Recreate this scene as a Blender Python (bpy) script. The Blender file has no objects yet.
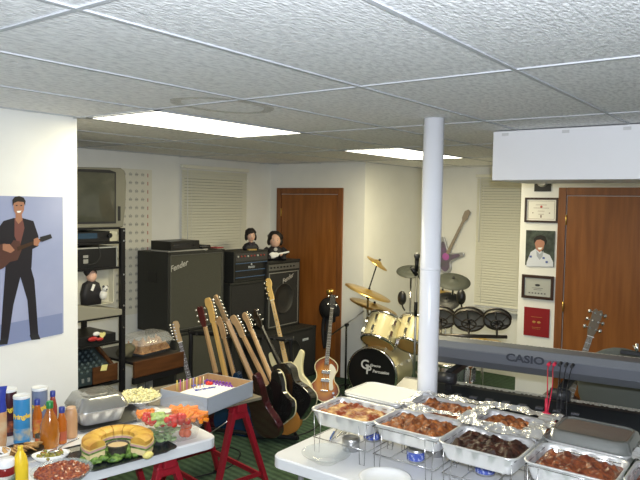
import bpy, bmesh, math, random
from mathutils import Vector, Matrix, noise
random.seed(7)
C = bpy.context.scene.collection
PI = math.pi
def V(*a): return Vector(a)
# ------------------------------------------------------------------ camera
F, YAW, PITCH, ROLL, H = 661.93, .63827, .05514, .01603, 1.93
ZC = H + .452
fw = V(math.cos(YAW)*math.cos(PITCH), math.sin(YAW)*math.cos(PITCH), -math.sin(PITCH))
r0 = V(math.sin(YAW), -math.cos(YAW), 0); u0 = r0.cross(fw)
rt = r0*math.cos(ROLL)+u0*math.sin(ROLL); up = -r0*math.sin(ROLL)+u0*math.cos(ROLL)
EYE = V(0, 0, H)
def ray(x, y): return fw+rt*((x-320)/F)-up*((y-240)/F)
def onZ(x, y, z): d = ray(x, y); return EYE+d*((z-H)/d.z)
def onX(x, y, X): d = ray(x, y); return EYE+d*(X/d.x)
def onY(x, y, Y): d = ray(x, y); return EYE+d*(Y/d.y)
cam = bpy.data.objects.new('camera', bpy.data.cameras.new('camera')); C.objects.link(cam)
cam.data.lens = F/640*36; cam.data.sensor_width = 36; cam.data.clip_start = .02
m = Matrix((rt, up, -fw)).transposed().to_4x4(); m.translation = EYE; cam.matrix_world = m
bpy.context.scene.camera = cam

# ------------------------------------------------------------------ materials
MATS = {}
def M(name, col, rough=.5, metal=0, c2=None, ns=20, bump=0, bs=None, emit=0, trans=0, alpha=1, stretch=None, detail=4, coat=0, ior=1.45, ramp=(.35, .65)):
    if name in MATS: return MATS[name]
    mt = bpy.data.materials.new(name); mt.use_nodes = True
    nt = mt.node_tree; b = nt.nodes['Principled BSDF']
    b.inputs['Base Color'].default_value = (*col, 1); b.inputs['Roughness'].default_value = rough
    b.inputs['Metallic'].default_value = metal; b.inputs['IOR'].default_value = ior
    b.inputs['Transmission Weight'].default_value = trans; b.inputs['Alpha'].default_value = alpha
    b.inputs['Coat Weight'].default_value = coat
    if emit:
        b.inputs['Emission Color'].default_value = (*col, 1); b.inputs['Emission Strength'].default_value = emit
    if c2 or bump:
        tc = nt.nodes.new('ShaderNodeTexCoord'); mp = nt.nodes.new('ShaderNodeMapping')
        nt.links.new(tc.outputs['Object'], mp.inputs[0])
        if stretch: mp.inputs['Scale'].default_value = stretch
    if c2:
        n = nt.nodes.new('ShaderNodeTexNoise'); n.inputs['Scale'].default_value = ns; n.inputs['Detail'].default_value = detail
        nt.links.new(mp.outputs[0], n.inputs['Vector'])
        r = nt.nodes.new('ShaderNodeValToRGB'); r.color_ramp.elements[0].position = ramp[0]; r.color_ramp.elements[1].position = ramp[1]
        r.color_ramp.elements[0].color = (*col, 1); r.color_ramp.elements[1].color = (*c2, 1)
        nt.links.new(n.outputs['Fac'], r.inputs[0]); nt.links.new(r.outputs[0], b.inputs['Base Color'])
    if bump:
        n = nt.nodes.new('ShaderNodeTexNoise'); n.inputs['Scale'].default_value = bs or ns; n.inputs['Detail'].default_value = detail
        nt.links.new(mp.outputs[0], n.inputs['Vector'])
        bp = nt.nodes.new('ShaderNodeBump'); bp.inputs['Strength'].default_value = bump; bp.inputs['Distance'].default_value = .01
        nt.links.new(n.outputs['Fac'], bp.inputs['Height']); nt.links.new(bp.outputs[0], b.inputs['Normal'])
    MATS[name] = mt
    return mt
wallp = M('wall_paint', (.80, .80, .76), .75, c2=(.76, .76, .72), ns=3, bump=.03, bs=60)
tilem = M('ceiling_tile', (.90, .91, .92), .9, c2=(.68, .69, .71), ns=26, bump=.6, bs=45, stretch=(1, 2.6, 1), detail=5, ramp=(.42, .66))
gridm = M('grid_white', (.50, .52, .55), .6)
tube_m = M('lamp_diffuser', (1.0, .96, .80), .6, emit=4.5)
oak = M('door_wood', (.28, .10, .022), .34, c2=(.20, .066, .013), ns=3.5, stretch=(6, 6, .5), detail=8)
oak_trim = M('door_trim_wood', (.23, .085, .025), .35, c2=(.17, .06, .018), ns=4, stretch=(8, 8, .6), detail=6)
blindm = M('blind_vinyl', (.74, .73, .62), .55)
white = M('white_plastic', (.82, .82, .80), .35)
postm = M('post_paint', (.80, .81, .85), .25)
blackp = M('black_plastic', (.012, .012, .013), .38)
blackm = M('black_metal', (.018, .018, .02), .32, .3)
tolex = M('black_vinyl', (.016, .017, .016), .55, c2=(.028, .029, .027), ns=160, bump=.25, bs=300)
cloth_g = M('grille_cloth', (.050, .050, .040), .9, c2=(.085, .085, .066), ns=420, bump=.2, bs=400)
cloth_b = M('black_grille', (.014, .014, .014), .85, c2=(.03, .03, .03), ns=380)
chrome = M('chrome', (.78, .78, .78), .14, 1)
steel = M('brushed_steel', (.55, .55, .55), .35, 1)
silver = M('silver_plastic', (.24, .235, .19), .4, .3)
foil = M('foil', (.82, .82, .82), .24, .75, bump=.5, bs=45)
foil_s = M('foil_smooth', (.80, .80, .79), .30, .62, bump=.15, bs=30)
brass = M('cymbal_bronze', (.72, .50, .17), .28, .85, c2=(.58, .38, .12), ns=9)
rubber = M('grey_rubber', (.11, .115, .11), .6)
cream = M('drum_cream', (.64, .57, .33), .3, coat=.3)
amber_head = M('amber_drum_head', (.62, .36, .11), .4)
redp = M('red_painted_steel', (.30, .010, .022), .38)
glass = M('clear_plastic', (.80, .84, .84), .06, trans=.0, alpha=.16)
smoke = M('lid_plastic', (.8, .82, .82), .08, alpha=.30)
paper = M('paper_white', (.85, .85, .82), .7)
rosew = M('rosewood', (.055, .028, .014), .4)
maple = M('maple', (.72, .46, .16), .3, c2=(.62, .38, .12), ns=8, stretch=(1, 1, .2))
maple_d = M('maple_tan', (.46, .29, .15), .35)
woodb = M('walnut_panel', (.11, .042, .014), .4, c2=(.07, .026, .009), ns=5, stretch=(1, 6, 6))
card = M('cardboard_white', (.46, .50, .58), .6)
cardb = M('cardboard_brown', (.46, .29, .14), .8)
gold = M('gold', (.8, .55, .15), .3, .9)
ink = M('black_ink', (.02, .02, .022), .6)

# ------------------------------------------------------------------ mesh helpers
def nb(): return bmesh.new()
def box(bm, c, s, R=None):
    c = Vector(c); vs = []
    for k in range(8):
        v = Vector(((k & 1)-.5, ((k >> 1) & 1)-.5, ((k >> 2) & 1)-.5)); v = Vector((v.x*s[0], v.y*s[1], v.z*s[2]))
        if R: v = R @ v
        vs.append(bm.verts.new(c+v))
    for f in ((0,2,3,1),(4,5,7,6),(0,1,5,4),(2,6,7,3),(0,4,6,2),(1,3,7,5)): bm.faces.new([vs[i] for i in f])
    return bm
def bx(bm, a, b):
    return box(bm, [(a[i]+b[i])/2 for i in range(3)], [abs(a[i]-b[i]) for i in range(3)])
def frame_of(d):
    d = Vector(d).normalized(); a = Vector((0, 0, 1)) if abs(d.z) < .95 else Vector((1, 0, 0))
    x = a.cross(d).normalized(); return x, d.cross(x), d
def loft(bm, loops, cap0=True, cap1=True, smooth=False, closed=True):
    rows = [[bm.verts.new(p) for p in L] for L in loops]
    n = len(rows[0])
    for a, b in zip(rows, rows[1:]):
        for i in range(n if closed else n-1):
            j = (i+1) % n; f = bm.faces.new((a[i], a[j], b[j], b[i])); f.smooth = smooth
    if cap0: bm.faces.new(rows[0][::-1])
    if cap1: bm.faces.new(rows[-1])
    return bm
def circ(c, x, y, r, n, r2=None):
    return [c+x*(r*math.cos(2*PI*i/n))+y*((r2 or r)*math.sin(2*PI*i/n)) for i in range(n)]
def cyl(bm, a, b, r, r2=None, n=14, cap=True):
    a = Vector(a); b = Vector(b); x, y, d = frame_of(b-a)
    return loft(bm, [circ(a, x, y, r, n), circ(b, x, y, r2 if r2 is not None else r, n)], cap, cap, True)
def lathe(bm, prof, n=24, c=(0,0,0), d=(0,0,1), cap0=False, cap1=False):
    c = Vector(c); x, y, d = frame_of(d)
    return loft(bm, [circ(c+d*z, x, y, max(r, .0003), n) for r, z in prof], cap0, cap1, True)
def tube(bm, pts, r, n=6, sub=5):
    P = [Vector(p) for p in pts]; Q = []
    if sub > 1 and len(P) > 2:
        for i in range(len(P)-1):
            p0, p1, p2, p3 = P[max(i-1, 0)], P[i], P[i+1], P[min(i+2, len(P)-1)]
            for k in range(sub):
                t = k/sub
                Q.append(.5*((2*p1)+(p2-p0)*t+(2*p0-5*p1+4*p2-p3)*t*t+(3*p1-p0-3*p2+p3)*t**3))
        Q.append(P[-1])
    else: Q = P
    loops = []; x = None
    for i, q in enumerate(Q):
        d = (Q[min(i+1, len(Q)-1)]-Q[max(i-1, 0)]).normalized()
        if x is None: x = frame_of(d)[0]
        x = (x-d*x.dot(d)).normalized(); loops.append(circ(q, x, d.cross(x), r, n))
    return loft(bm, loops, True, True, True)
def prism(bm, pts, t0, t1, ax='y'):
    def mk(p, t): return Vector((p[0], t, p[1])) if ax == 'y' else Vector((p[0], p[1], t)) if ax == 'z' else Vector((t, p[0], p[1]))
    a = [bm.verts.new(mk(p, t0)) for p in pts]; b = [bm.verts.new(mk(p, t1)) for p in pts]; n = len(pts)
    for i in range(n):
        j = (i+1) % n; bm.faces.new((a[i], a[j], b[j], b[i]))
    bm.faces.new(a[::-1]); bm.faces.new(b)
    return bm
def torus(bm, c, d, R, r, n=28, k=8, R2=None):
    x, y, d = frame_of(d); c = Vector(c); loops = []
    for i in range(n+1):
        a = 2*PI*i/n; o = (x*math.cos(a)+y*math.sin(a)); loops.append(circ(c+o*R, o, d, r, k))
    return loft(bm, loops, False, False, True)
def ball(bm, c, r, s=(1, 1, 1), n=14, k=8, jit=0):
    c = Vector(c); loops = []
    for i in range(1, k):
        a = PI*i/k; L = []
        for j in range(n):
            b = 2*PI*j/n; v = Vector((math.sin(a)*math.cos(b)*s[0], math.sin(a)*math.sin(b)*s[1], -math.cos(a)*s[2]))*r
            if jit: v *= 1+jit*noise.noise((v+c)*(1.3/r))
            L.append(c+v)
        loops.append(L)
    loft(bm, loops, False, False, True)
    bm.verts.ensure_lookup_table(); vs = list(bm.verts)[-n*(k-1):]
    for ring, z, fl in ((vs[:n], -1, 1), (vs[-n:], 1, 0)):
        t = bm.verts.new(c+Vector((0, 0, z*r*s[2])))
        for j in range(n):
            a, b = ring[j], ring[(j+1) % n]
            f = bm.faces.new((b, a, t) if fl else (a, b, t)); f.smooth = True
    return bm
def rr(w, l, r, z, n=5):
    out = []
    for cx, cy, a0 in ((w/2-r, l/2-r, 0), (-w/2+r, l/2-r, 90), (-w/2+r, -l/2+r, 180), (w/2-r, -l/2+r, 270)):
        for i in range(n+1):
            a = math.radians(a0+90*i/n); out.append(Vector((cx+r*math.cos(a), cy+r*math.sin(a), z)))
    return out
def patch(bm, w, l, z, h, nx=26, ny=26, sc=25, jit=1, seed=0, edge=.12, c=(0, 0), fn=None):
    rows = []
    for i in range(nx+1):
        row = []
        for j in range(ny+1):
            u, v = i/nx, j/ny; x = (u-.5)*w+c[0]; y = (v-.5)*l+c[1]
            e = min(1, min(u, 1-u, v, 1-v)/edge)**.6
            zz = z+h*e*(.5+jit*(noise.noise(Vector((x*sc+seed, y*sc, seed)))+.5*noise.noise(Vector((x*sc*2.3, y*sc*2.3+seed, seed)))))
            if fn: zz += fn(u, v)
            row.append(bm.verts.new((x, y, zz)))
        rows.append(row)
    for i in range(nx):
        for j in range(ny):
            f = bm.faces.new((rows[i][j], rows[i+1][j], rows[i+1][j+1], rows[i][j+1])); f.smooth = True
    return bm
def obj(name, bm, mat, parent=None, bevel=0, loc=None, rot=None, label=None, thick=0):
    me = bpy.data.meshes.new(name); bmesh.ops.recalc_face_normals(bm, faces=bm.faces); bm.to_mesh(me); bm.free()
    me.materials.append(mat)
    o = bpy.data.objects.new(name, me); C.objects.link(o)
    if parent: o.parent = parent
    if loc is not None: o.location = loc
    if rot is not None: o.rotation_euler = rot
    if thick:
        s = o.modifiers.new('Solid', 'SOLIDIFY'); s.thickness = thick
    if bevel:
        b = o.modifiers.new('Bevel', 'BEVEL'); b.width = bevel; b.segments = 2; b.limit_method = 'ANGLE'; b.angle_limit = math.radians(40)
    if label: o['label'] = label
    return o
def tag(o, label, cat, group=None, kind=None):
    o['label'] = label; o['category'] = cat
    if group: o['group'] = group
    if kind: o['kind'] = kind
    return o
def thing(name, label, cat, loc=(0,0,0), rz=0, group=None, mat=None):
    o = bpy.data.objects.new(name, None); C.objects.link(o); o.empty_display_size = .05
    o.location = loc; o.rotation_euler = (0, 0, rz)
    if mat is not None: o.matrix_world = mat
    return tag(o, label, cat, group)
def struct(name, bm, mat, parent=None, bevel=0):
    o = obj(name, bm, mat, parent, bevel)
    if not parent: o['kind'] = 'structure'
    return o
def dup(root, loc=None, rz=None, label=None, group=None, scale=None):
    r = root.copy(); C.objects.link(r)
    if loc is not None: r.location = loc
    if rz is not None: r.rotation_euler = (0, 0, rz)
    if scale: r.scale = (scale,)*3
    if label: r['label'] = label
    if group: r['group'] = group
    for ch in list(root.children):
        c = ch.copy(); C.objects.link(c); c.parent = r
        for g in ch.children:
            d = g.copy(); C.objects.link(d); d.parent = c
    return r
def axes(loc, x, y, z):
    mm = Matrix((Vector(x).normalized(), Vector(y).normalized(), Vector(z).normalized())).transposed().to_4x4(); mm.translation = loc; return mm
def text(name, s, size, mat, parent, mtx, ext=.0006, shear=0, bold=0):
    cu = bpy.data.curves.new(name, 'FONT'); cu.body = s; cu.size = size; cu.extrude = ext; cu.shear = shear; cu.offset = bold
    cu.align_x = 'CENTER'; cu.align_y = 'CENTER'; cu.resolution_u = 3
    t = bpy.data.objects.new(name, cu); C.objects.link(t)
    dg = bpy.context.evaluated_depsgraph_get(); me = bpy.data.meshes.new_from_object(t.evaluated_get(dg))
    bpy.data.objects.remove(t); me.materials.clear(); me.materials.append(mat)
    o = bpy.data.objects.new(name, me); C.objects.link(o)
    if parent: o.parent = parent
    o.matrix_local = mtx
    return o
FY = lambda x, y, z: axes((x, y, z), (1,0,0), (0,0,1), (0,-1,0))      # text that faces -y
FX = lambda x, y, z: axes((x, y, z), (0,-1,0), (0,0,1), (-1,0,0))     # text that faces -x

# ------------------------------------------------------------------ room shell
YL, XL = 3.30, 2.165          # left wall plane and its free end
YB, XM, YM, XW, XR, YR = 5.20, 6.0, 3.86, 7.3, 6.0, 2.155
X0, Y0 = -1.6, -2.6
def slab(name, a, b, mat): return struct(name, bx(nb(), a, b), mat)
# carpet
car = bpy.data.materials.new('green_carpet'); car.use_nodes = True; nt = car.node_tree; b = nt.nodes['Principled BSDF']; b.inputs['Roughness'].default_value = .95
tc = nt.nodes.new('ShaderNodeTexCoord'); wv = nt.nodes.new('ShaderNodeTexWave'); wv.inputs['Scale'].default_value = 5.5; wv.inputs['Distortion'].default_value = 1.2; wv.inputs['Detail'].default_value = 3
wv.inputs['Detail Scale'].default_value = 6
mp = nt.nodes.new('ShaderNodeMapping'); mp.inputs['Rotation'].default_value = (0, 0, .12); nt.links.new(tc.outputs['Object'], mp.inputs[0]); nt.links.new(mp.outputs[0], wv.inputs['Vector'])
r = nt.nodes.new('ShaderNodeValToRGB'); r.color_ramp.elements[0].color = (.022, .05, .028, 1); r.color_ramp.elements[1].color = (.055, .105, .058, 1)
nz = nt.nodes.new('ShaderNodeTexNoise'); nz.inputs['Scale'].default_value = 180
mx = nt.nodes.new('ShaderNodeMix'); mx.data_type = 'RGBA'; mx.blend_type = 'OVERLAY'; mx.inputs[0].default_value = .6
nt.links.new(wv.outputs['Fac'], r.inputs[0]); nt.links.new(r.outputs[0], mx.inputs[6]); nt.links.new(nz.outputs['Fac'], mx.inputs[7]); nt.links.new(mx.outputs[2], b.inputs['Base Color'])
slab('floor', (X0, Y0, -.1), (XW+.2, YB+.2, 0), car)
slab('ceiling', (X0, Y0, ZC), (XW+.2, YB+.2, ZC+.1), tilem)
slab('wall_left', (X0, YL, 0), (XL, YL+.12, ZC), wallp)
slab('wall_back', (X0, YB, 0), (XM+.12, YB+.12, ZC), wallp)
slab('wall_middle', (XM, YM, 0), (XM+.12, YB, ZC), wallp)
slab('wall_corner', (XM+.12, YM, 0), (XW+.12, YM+.12, ZC), wallp)
slab('wall_window', (XW, YR-.12, 0), (XW+.12, YM, ZC), wallp)
slab('wall_side', (XR+.12, YR-.12, 0), (XW, YR, ZC), wallp)
slab('wall_right', (XR, Y0, 0), (XR+.12, YR, ZC), wallp)
slab('wall_near', (X0, Y0-.12, 0), (XR+.12, Y0, ZC), wallp)
slab('wall_behind', (X0-.12, Y0, 0), (X0, YB, ZC), wallp)
slab('wall_hall', (XL-.12, YL+.12, 0), (XL, YB, ZC), wallp)
# ceiling T-bars: 4 ft along x, 2 ft along y
bm = nb(); y = 1.4143-.6096*7
while y < YB: bx(bm, (X0, y-.008, ZC-.005), (XW, y+.008, ZC-.0005)); y += .6096
x = .93-1.2192*2
while x < XW: bx(bm, (x-.008, Y0, ZC-.0048), (x+.008, YB, ZC-.0004)); x += 1.2192
struct('trim_1', bm, gridm)
# stain ring on a tile
bm = nb(); st = onZ(224, 106, ZC-.0012)
L1 = []; L2 = []
for i in range(40):
    a = 2*PI*i/40; k = 1+.06*noise.noise(Vector((math.cos(a)*2, math.sin(a)*2, 1)))
    L1.append(st+V(.28*k*math.cos(a), .2*k*math.sin(a), 0)); L2.append(st+V(.23*k*math.cos(a), .15*k*math.sin(a), 0))
loft(bm, [L1, L2], False, False); struct('trim_2', bm, M('water_stain', (.50, .46, .38), .9, alpha=.30))
# soffit box over the right
SX = 3.82; SY = 1.555
bm = nb(); bx(bm, (SX, Y0, 2.085), (4.42, SY, ZC-.006)); struct('trim_3', bm, M('soffit_paint', (.80, .80, .82), .5), bevel=.004)
bm = nb()
for yy in (1.48, 1.13, .81): bx(bm, (SX-.0015, yy-.02, ZC-.035), (SX-.0001, yy+.02, ZC-.018))
struct('trim_4', bm, M('tape_mark', (.60, .60, .60), .6))
def baseboard(n, a, b): struct(n, bx(nb(), a, b), white)
baseboard('baseboard_middle', (XM-.012, 5.09, 0), (XM, YB, .09)); baseboard('baseboard_corner', (XM, YM-.012, 0), (XW, YM, .09))
baseboard('baseboard_window', (XW-.012, YR, 0), (XW, YM-.012, .09)); baseboard('baseboard_left', (X0, YL-.012, 0), (XL, YL, .09))

# support column
t = thing('support_column', 'round white steel post between floor and ceiling beside the tables', 'post', (3.135, 1.60, 0))
cyl(b1 := nb(), (0,0,.01), (0,0,ZC-.002), .0535, n=32, cap=True); obj('shaft', b1, postm, t)
b1 = nb(); lathe(b1, [(.0535, 1.59), (.0555, 1.592), (.0555, 1.606), (.0535, 1.608)], 32); obj('collar', b1, postm, t)
b1 = nb(); bx(b1, (-.1, -.1, 0), (.1, .1, .01)); obj('base_plate', b1, postm, t)

# ceiling lights
for i, (x0, lab) in enumerate(((2.149, 'bright ceiling light panel nearer the camera, above the speaker cabinets'), (4.587, 'bright ceiling light panel farther away, behind the white post'))):
    t = thing('ceiling_light', lab, 'ceiling light', (x0+.6096, 2.91, ZC), group='recessed fluorescent panels')
    b1 = nb()
    for s in (-1, 1): bx(b1, (-.6, s*.285-.012, -.008), (.6, s*.285+.012, -.0052)); bx(b1, (s*.588-.012, -.297, -.008), (s*.588+.012, .297, -.0052))
    obj('frame', b1, gridm, t)
    b1 = nb(); bx(b1, (-.58, -.275, -.0075), (.58, .275, -.0055)); obj('diffuser', b1, tube_m, t)

# doors
def door(n, X, ya, yb, hinge):
    root = bpy.data.objects.new(n, None); C.objects.link(root); root['kind'] = 'structure'; root.location = (X, (ya+yb)/2, 0)
    w = yb-ya; top = 2.105
    b1 = nb(); bx(b1, (-.022, -w/2, 0), (-.001, -w/2+.07, top)); bx(b1, (-.022, w/2-.07, 0), (-.001, w/2, top)); bx(b1, (-.0215, -w/2+.07, top-.07), (-.001, w/2-.07, top)); obj('door_frame', b1, oak_trim, root, .006)
    b1 = nb(); bx(b1, (-.012, -w/2+.075, .01), (-.001, w/2-.075, top-.075)); obj('door_leaf', b1, oak, root, .002)
    for z in (1.82, 1.05, .3):
        b1 = nb(); cyl(b1, (-.02, hinge*(w/2-.073), z-.045), (-.02, hinge*(w/2-.073), z+.045), .006, n=8); obj('hinge', b1, gold, root)
    b1 = nb(); lathe(b1, [(.03, 0), (.03, .005), (.012, .008), (.012, .03), (.027, .04), (.03, .052), (.02, .064), (.001, .066)], 16, (-.012, -hinge*(w/2-.14), .95), (-1, 0, 0)); obj('door_knob', b1, gold, root)
    return root
door('door_1', XM, 4.135, 5.085, 1)
door('door_2', XR, .855, 1.812, 1)
# windows + blinds
def window(n, m, w, z0, z1, sill=True):
    root = bpy.data.objects.new(n, None); C.objects.link(root); root['kind'] = 'structure'; root.matrix_world = m
    b1 = nb()
    for s in (-1, 1): bx(b1, (s*w/2-.02, -.012, z0), (s*w/2+.02, -.001, z1))
    bx(b1, (-w/2, -.012, z1-.02), (w/2, -.001, z1+.02)); bx(b1, (-w/2, -.012, z0-.02), (w/2, -.001, z0+.02)); obj('window_frame', b1, white, root)
    b1 = nb(); bx(b1, (-w/2+.02, -.006, z0+.02), (w/2-.02, -.002, z1-.02)); obj('window_pane', b1, M('dark_glass', (.05, .06, .07), .1), root)
    if sill: b1 = nb(); bx(b1, (-w/2-.06, -.10, z0-.045), (w/2+.06, -.001, z0-.02)); obj('window_sill', b1, M('sill_paint', (.55, .56, .55), .5), root, .004)
def blind(lab, m, w, z0, z1):
    t = thing('window_blind', lab, 'blind', mat=m)
    b1 = nb(); bx(b1, (-w/2-.012, -.055, z1), (w/2+.012, -.014, z1+.035)); obj('head_rail', b1, blindm, t, .003)
    b1 = nb(); z = z0+.02; R = Matrix.Rotation(math.radians(51), 3, 'X')
    while z < z1: box(b1, (0, -.03, z), (w, .036, .0012), R);  z += .0305
    obj('slats', b1, blindm, t)
    b1 = nb(); bx(b1, (-w/2, -.042, z0-.006), (w/2, -.020, z0+.012)); obj('bottom_rail', b1, blindm, t, .003)
    b1 = nb(); cyl(b1, (-w/2+.05, -.062, z1), (-w/2+.05, -.062, z1-.75), .004, n=8); obj('tilt_wand', b1, white, t)
    b1 = nb()
    for s in (-.38, .38): cyl(b1, (s*w, -.047, z1), (s*w, -.047, z0), .0012, n=5)
    obj('ladder_cord', b1, white, t)
a = onY(180, 166, YB); c = onY(245, 171, YB)
mB = axes(((a.x+c.x)/2, YB, 0), (1,0,0), (0,1,0), (0,0,1))
window('window_1', mB, c.x-a.x-.06, 1.05, 2.2); blind('pale closed slatted blind on the back wall above the speaker cabinets', mB, c.x-a.x, 1.0, a.z-.02)
a = onX(478.5, 180, XW); c2 = onX(540, 180, XW); zb = onX(500, 309, XW).z
mR = axes((XW, (a.y+c2.y)/2, 0), (0,-1,0), (1,0,0), (0,0,1))
window('window_2', mR, a.y-c2.y-.06, zb+.02, 2.2); blind('pale closed slatted blind beside the framed certificates on the right', mR, a.y-c2.y, zb+.03, 2.26)

# ------------------------------------------------------------------ flat pictures drawn as real flat shapes
def flat(name, pts, mat, parent, plane, val, off):
    b1 = nb(); f = onY if plane == 'y' else onX
    P = [f(x, y, val) for x, y in pts]; d = V(0, -off, 0) if plane == 'y' else V(-off, 0, 0)
    b1.faces.new([b1.verts.new(p+d-parent.location) for p in P])
    return obj(name, b1, mat, parent)
sky = M('poster_blue', (.27, .31, .47), .35, c2=(.35, .38, .54), ns=2)
skin = M('printed_skin', (.36, .17, .10), .5); hairm = M('dark_hair', (.012, .009, .008), .6)
suit = M('printed_suit', (.014, .012, .016), .5); shirt = M('printed_shirt', (.16, .06, .05), .5)
c = onY(30, 270, YL); t = thing('poster', 'glossy poster of a man in a dark suit holding a guitar on the white wall', 'poster', c)
pr = onY(62.5, 197, YL); pb = onY(62, 333, YL)
b1 = nb(); xa = pr.x-.62
bx(b1, (xa-c.x, -.003, pb.z-c.z), (pr.x-c.x, 0, pr.z-c.z)); obj('paper_sheet', b1, sky, t)
def pf(n, pts, m, off): return flat(n, pts, m, t, 'y', YL, off)
pf('floor_shade', [(-12, 327), (62, 313), (62, 333.5), (-12, 349)], M('poster_floor', (.21, .25, .41), .4), .0034)
pf('printed_trousers', [(5, 268), (30, 266), (34, 280), (36, 305), (38, 336), (30, 337), (27, 300), (20, 277), (13, 305), (8, 340), (0, 341), (2, 310)], suit, .004)
pf('printed_jacket', [(3, 221), (13, 218), (22, 218), (33, 221), (38, 236), (38, 246), (32, 249), (31, 268), (5, 270), (4, 250), (-4, 252), (-6, 240), (-2, 228)], suit, .0044)
pf('printed_shirt', [(14, 218), (22, 218), (24, 228), (19, 248), (14, 236)], shirt, .0048)
pf('printed_shoes', [(0, 339), (8, 338), (7, 344), (-2, 345)], ink, .0048); pf('printed_shoes', [(29, 335), (38, 334), (40, 339), (31, 340)], ink, .0048)
pf('printed_neck', [(15, 212), (21, 212), (22, 220), (18, 224), (15, 220)], skin, .0050)
pf('printed_face', [(12.5, 202), (14, 199), (22, 199), (24, 203), (23.5, 210), (20.5, 216), (16.5, 216.5), (13.5, 211)], skin, .0054)
pf('printed_hair', [(12, 206), (11.8, 200), (14, 197), (18.5, 196), (23, 197.5), (25, 201), (24.5, 206), (23, 202), (17, 201.5), (13.5, 203)], hairm, .0058)
pf('printed_smile', [(16, 211), (21, 210.6), (19.5, 212.6), (17, 212.8)], paper, .0060)
for ex in (16, 20.6): pf('printed_eye', [(ex-.9, 205), (ex+.9, 204.8), (ex+.9, 206), (ex-.9, 206)], ink, .0060)
pf('printed_guitar', [(-8, 256), (-5, 246), (4, 243), (9, 246), (13, 240), (19, 241), (21, 250), (17, 260), (9, 262), (3, 268), (-6, 272), (-10, 265)], M('guitar_print', (.09, .04, .03), .4), .0062)
pf('printed_guitar_neck', [(16, 247), (45, 236.5), (46, 239), (17, 251)], rosew, .0066); pf('printed_headstock', [(39, 237), (50, 234), (51.5, 238), (41, 242)], ink, .0067)
pf('printed_hand', [(33, 239), (37, 237.5), (39.5, 241), (37, 246), (33, 245)], skin, .0070); pf('printed_hand', [(2, 244), (9, 244), (14, 250), (10, 253), (2, 250)], skin, .0070)

# chart on the back wall
a = onY(118, 168, YB); c = onY(146.5, 312, YB)
t = thing('wall_chart', 'white paper chart printed with rows of small marks behind the rack', 'chart', ((a.x+c.x)/2, YB, (a.z+c.z)/2))
w = c.x-a.x+.12; h = a.z-c.z
b1 = nb(); bx(b1, (-w/2, -.003, -h/2), (w/2, -.0005, h/2)); obj('paper_sheet', b1, M('chart_paper', (.72, .70, .60), .7), t)
b1 = nb(); b2 = nb()
for i in range(6):
    for j in range(17):
        X = -w/2+.04+i*(w-.08)/5.2; Z = h/2-.05-j*(h-.08)/16.5
        if i == 5: bx(b2, (X, -.0042, Z-.022), (X+.010, -.0032, Z+.012)); continue
        for k in range(3): bx(b1, (X+k*.012, -.0042, Z-.016), (X+k*.012+.004, -.0032, Z+.012+.006*(k % 2)))
        bx(b1, (X-.004, -.0045, Z-.004), (X+.034, -.0033, Z+.002))
obj('printed_marks', b1, M('chart_ink', (.30, .30, .27), .7), t); obj('red_column', b2, M('chart_red', (.45, .16, .12), .7), t)

# framed things on the right pilaster
def framed(name, cat, lab, x0, y0, x1, y1, fr, mt_frame, mt_in, inset=.018, d=.018):
    a = onX(x0, y0, XR); b_ = onX(x1, y1, XR); cy, cz = (a.y+b_.y)/2, (a.z+b_.z)/2; w, h = a.y-b_.y, a.z-b_.z
    t = thing(name, lab, cat, (XR, cy, cz))
    if fr:
        b1 = nb()
        for s in (-1, 1): bx(b1, (-d, s*(w/2-inset/2)-inset/2, -h/2), (0, s*(w/2-inset/2)+inset/2, h/2)); bx(b1, (-d, -w/2+inset, s*(h/2-inset/2)-inset/2), (-.001, w/2-inset, s*(h/2-inset/2)+inset/2))
        obj('frame', b1, mt_frame, t, .003)
        b1 = nb(); bx(b1, (-.008, -w/2+inset, -h/2+inset), (-.001, w/2-inset, h/2-inset)); obj('mat_board', b1, mt_in, t)
    else:
        b1 = nb(); bx(b1, (-.008, -w/2, -h/2), (0, w/2, h/2)); obj('backing_board', b1, mt_in, t)
    return t, w, h
dkw = M('dark_frame_wood', (.035, .016, .012), .35)
t, w, h = framed('framed_certificate', 'certificate', 'framed white certificate with printed seal, highest of the dark frames by the door', 525.5, 197.5, 558, 223, 1, dkw, M('cert_paper', (.80, .78, .70), .5))
b1 = nb(); 
for s in (-1, 1): bx(b1, (-.0095, s*(w/2-.032)-.001, -h/2+.032), (-.0081, s*(w/2-.032)+.001, h/2-.032)); bx(b1, (-.0095, -w/2+.032, s*(h/2-.032)-.001), (-.0081, w/2-.032, s*(h/2-.032)+.001))
for k, ww in enumerate((.10, .14, .06, .05)): bx(b1, (-.0095, -ww/2, .045-k*.028), (-.0081, ww/2, .048-k*.028))
bx(b1, (-.0095, -.005, -.068), (-.0081, .006, -.045)); bx(b1, (-.0095, -.08, -.03), (-.0081, -.07, -.022)); bx(b1, (-.0095, .07, -.03), (-.0081, .08, -.022))
obj('printed_lines', b1, M('cert_ink', (.22, .13, .10), .6), t)
b1 = nb(); ball(b1, (-.0085, .0, .030), .011, (.12, 1, 1)); obj('seal', b1, M('seal_red', (.5, .1, .08), .5), t)
t, w, h = framed('framed_photograph', 'photo', 'colour photo of a smiling dark haired man in white racing overalls', 526.5, 230, 554, 267, 0, None, M('photo_dark', (.03, .035, .03), .3, c2=(.07, .09, .07), ns=25))
def pf2(n, pts, m, off): return flat(n, pts, m, t, 'x', XR, off)
pf2('printed_overalls', [(527, 262), (531, 252), (537, 248), (543, 252), (550, 255), (553.5, 262), (553.5, 266.6), (526.6, 266.2)], M('overall_white', (.62, .65, .72), .5), .0086)
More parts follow.
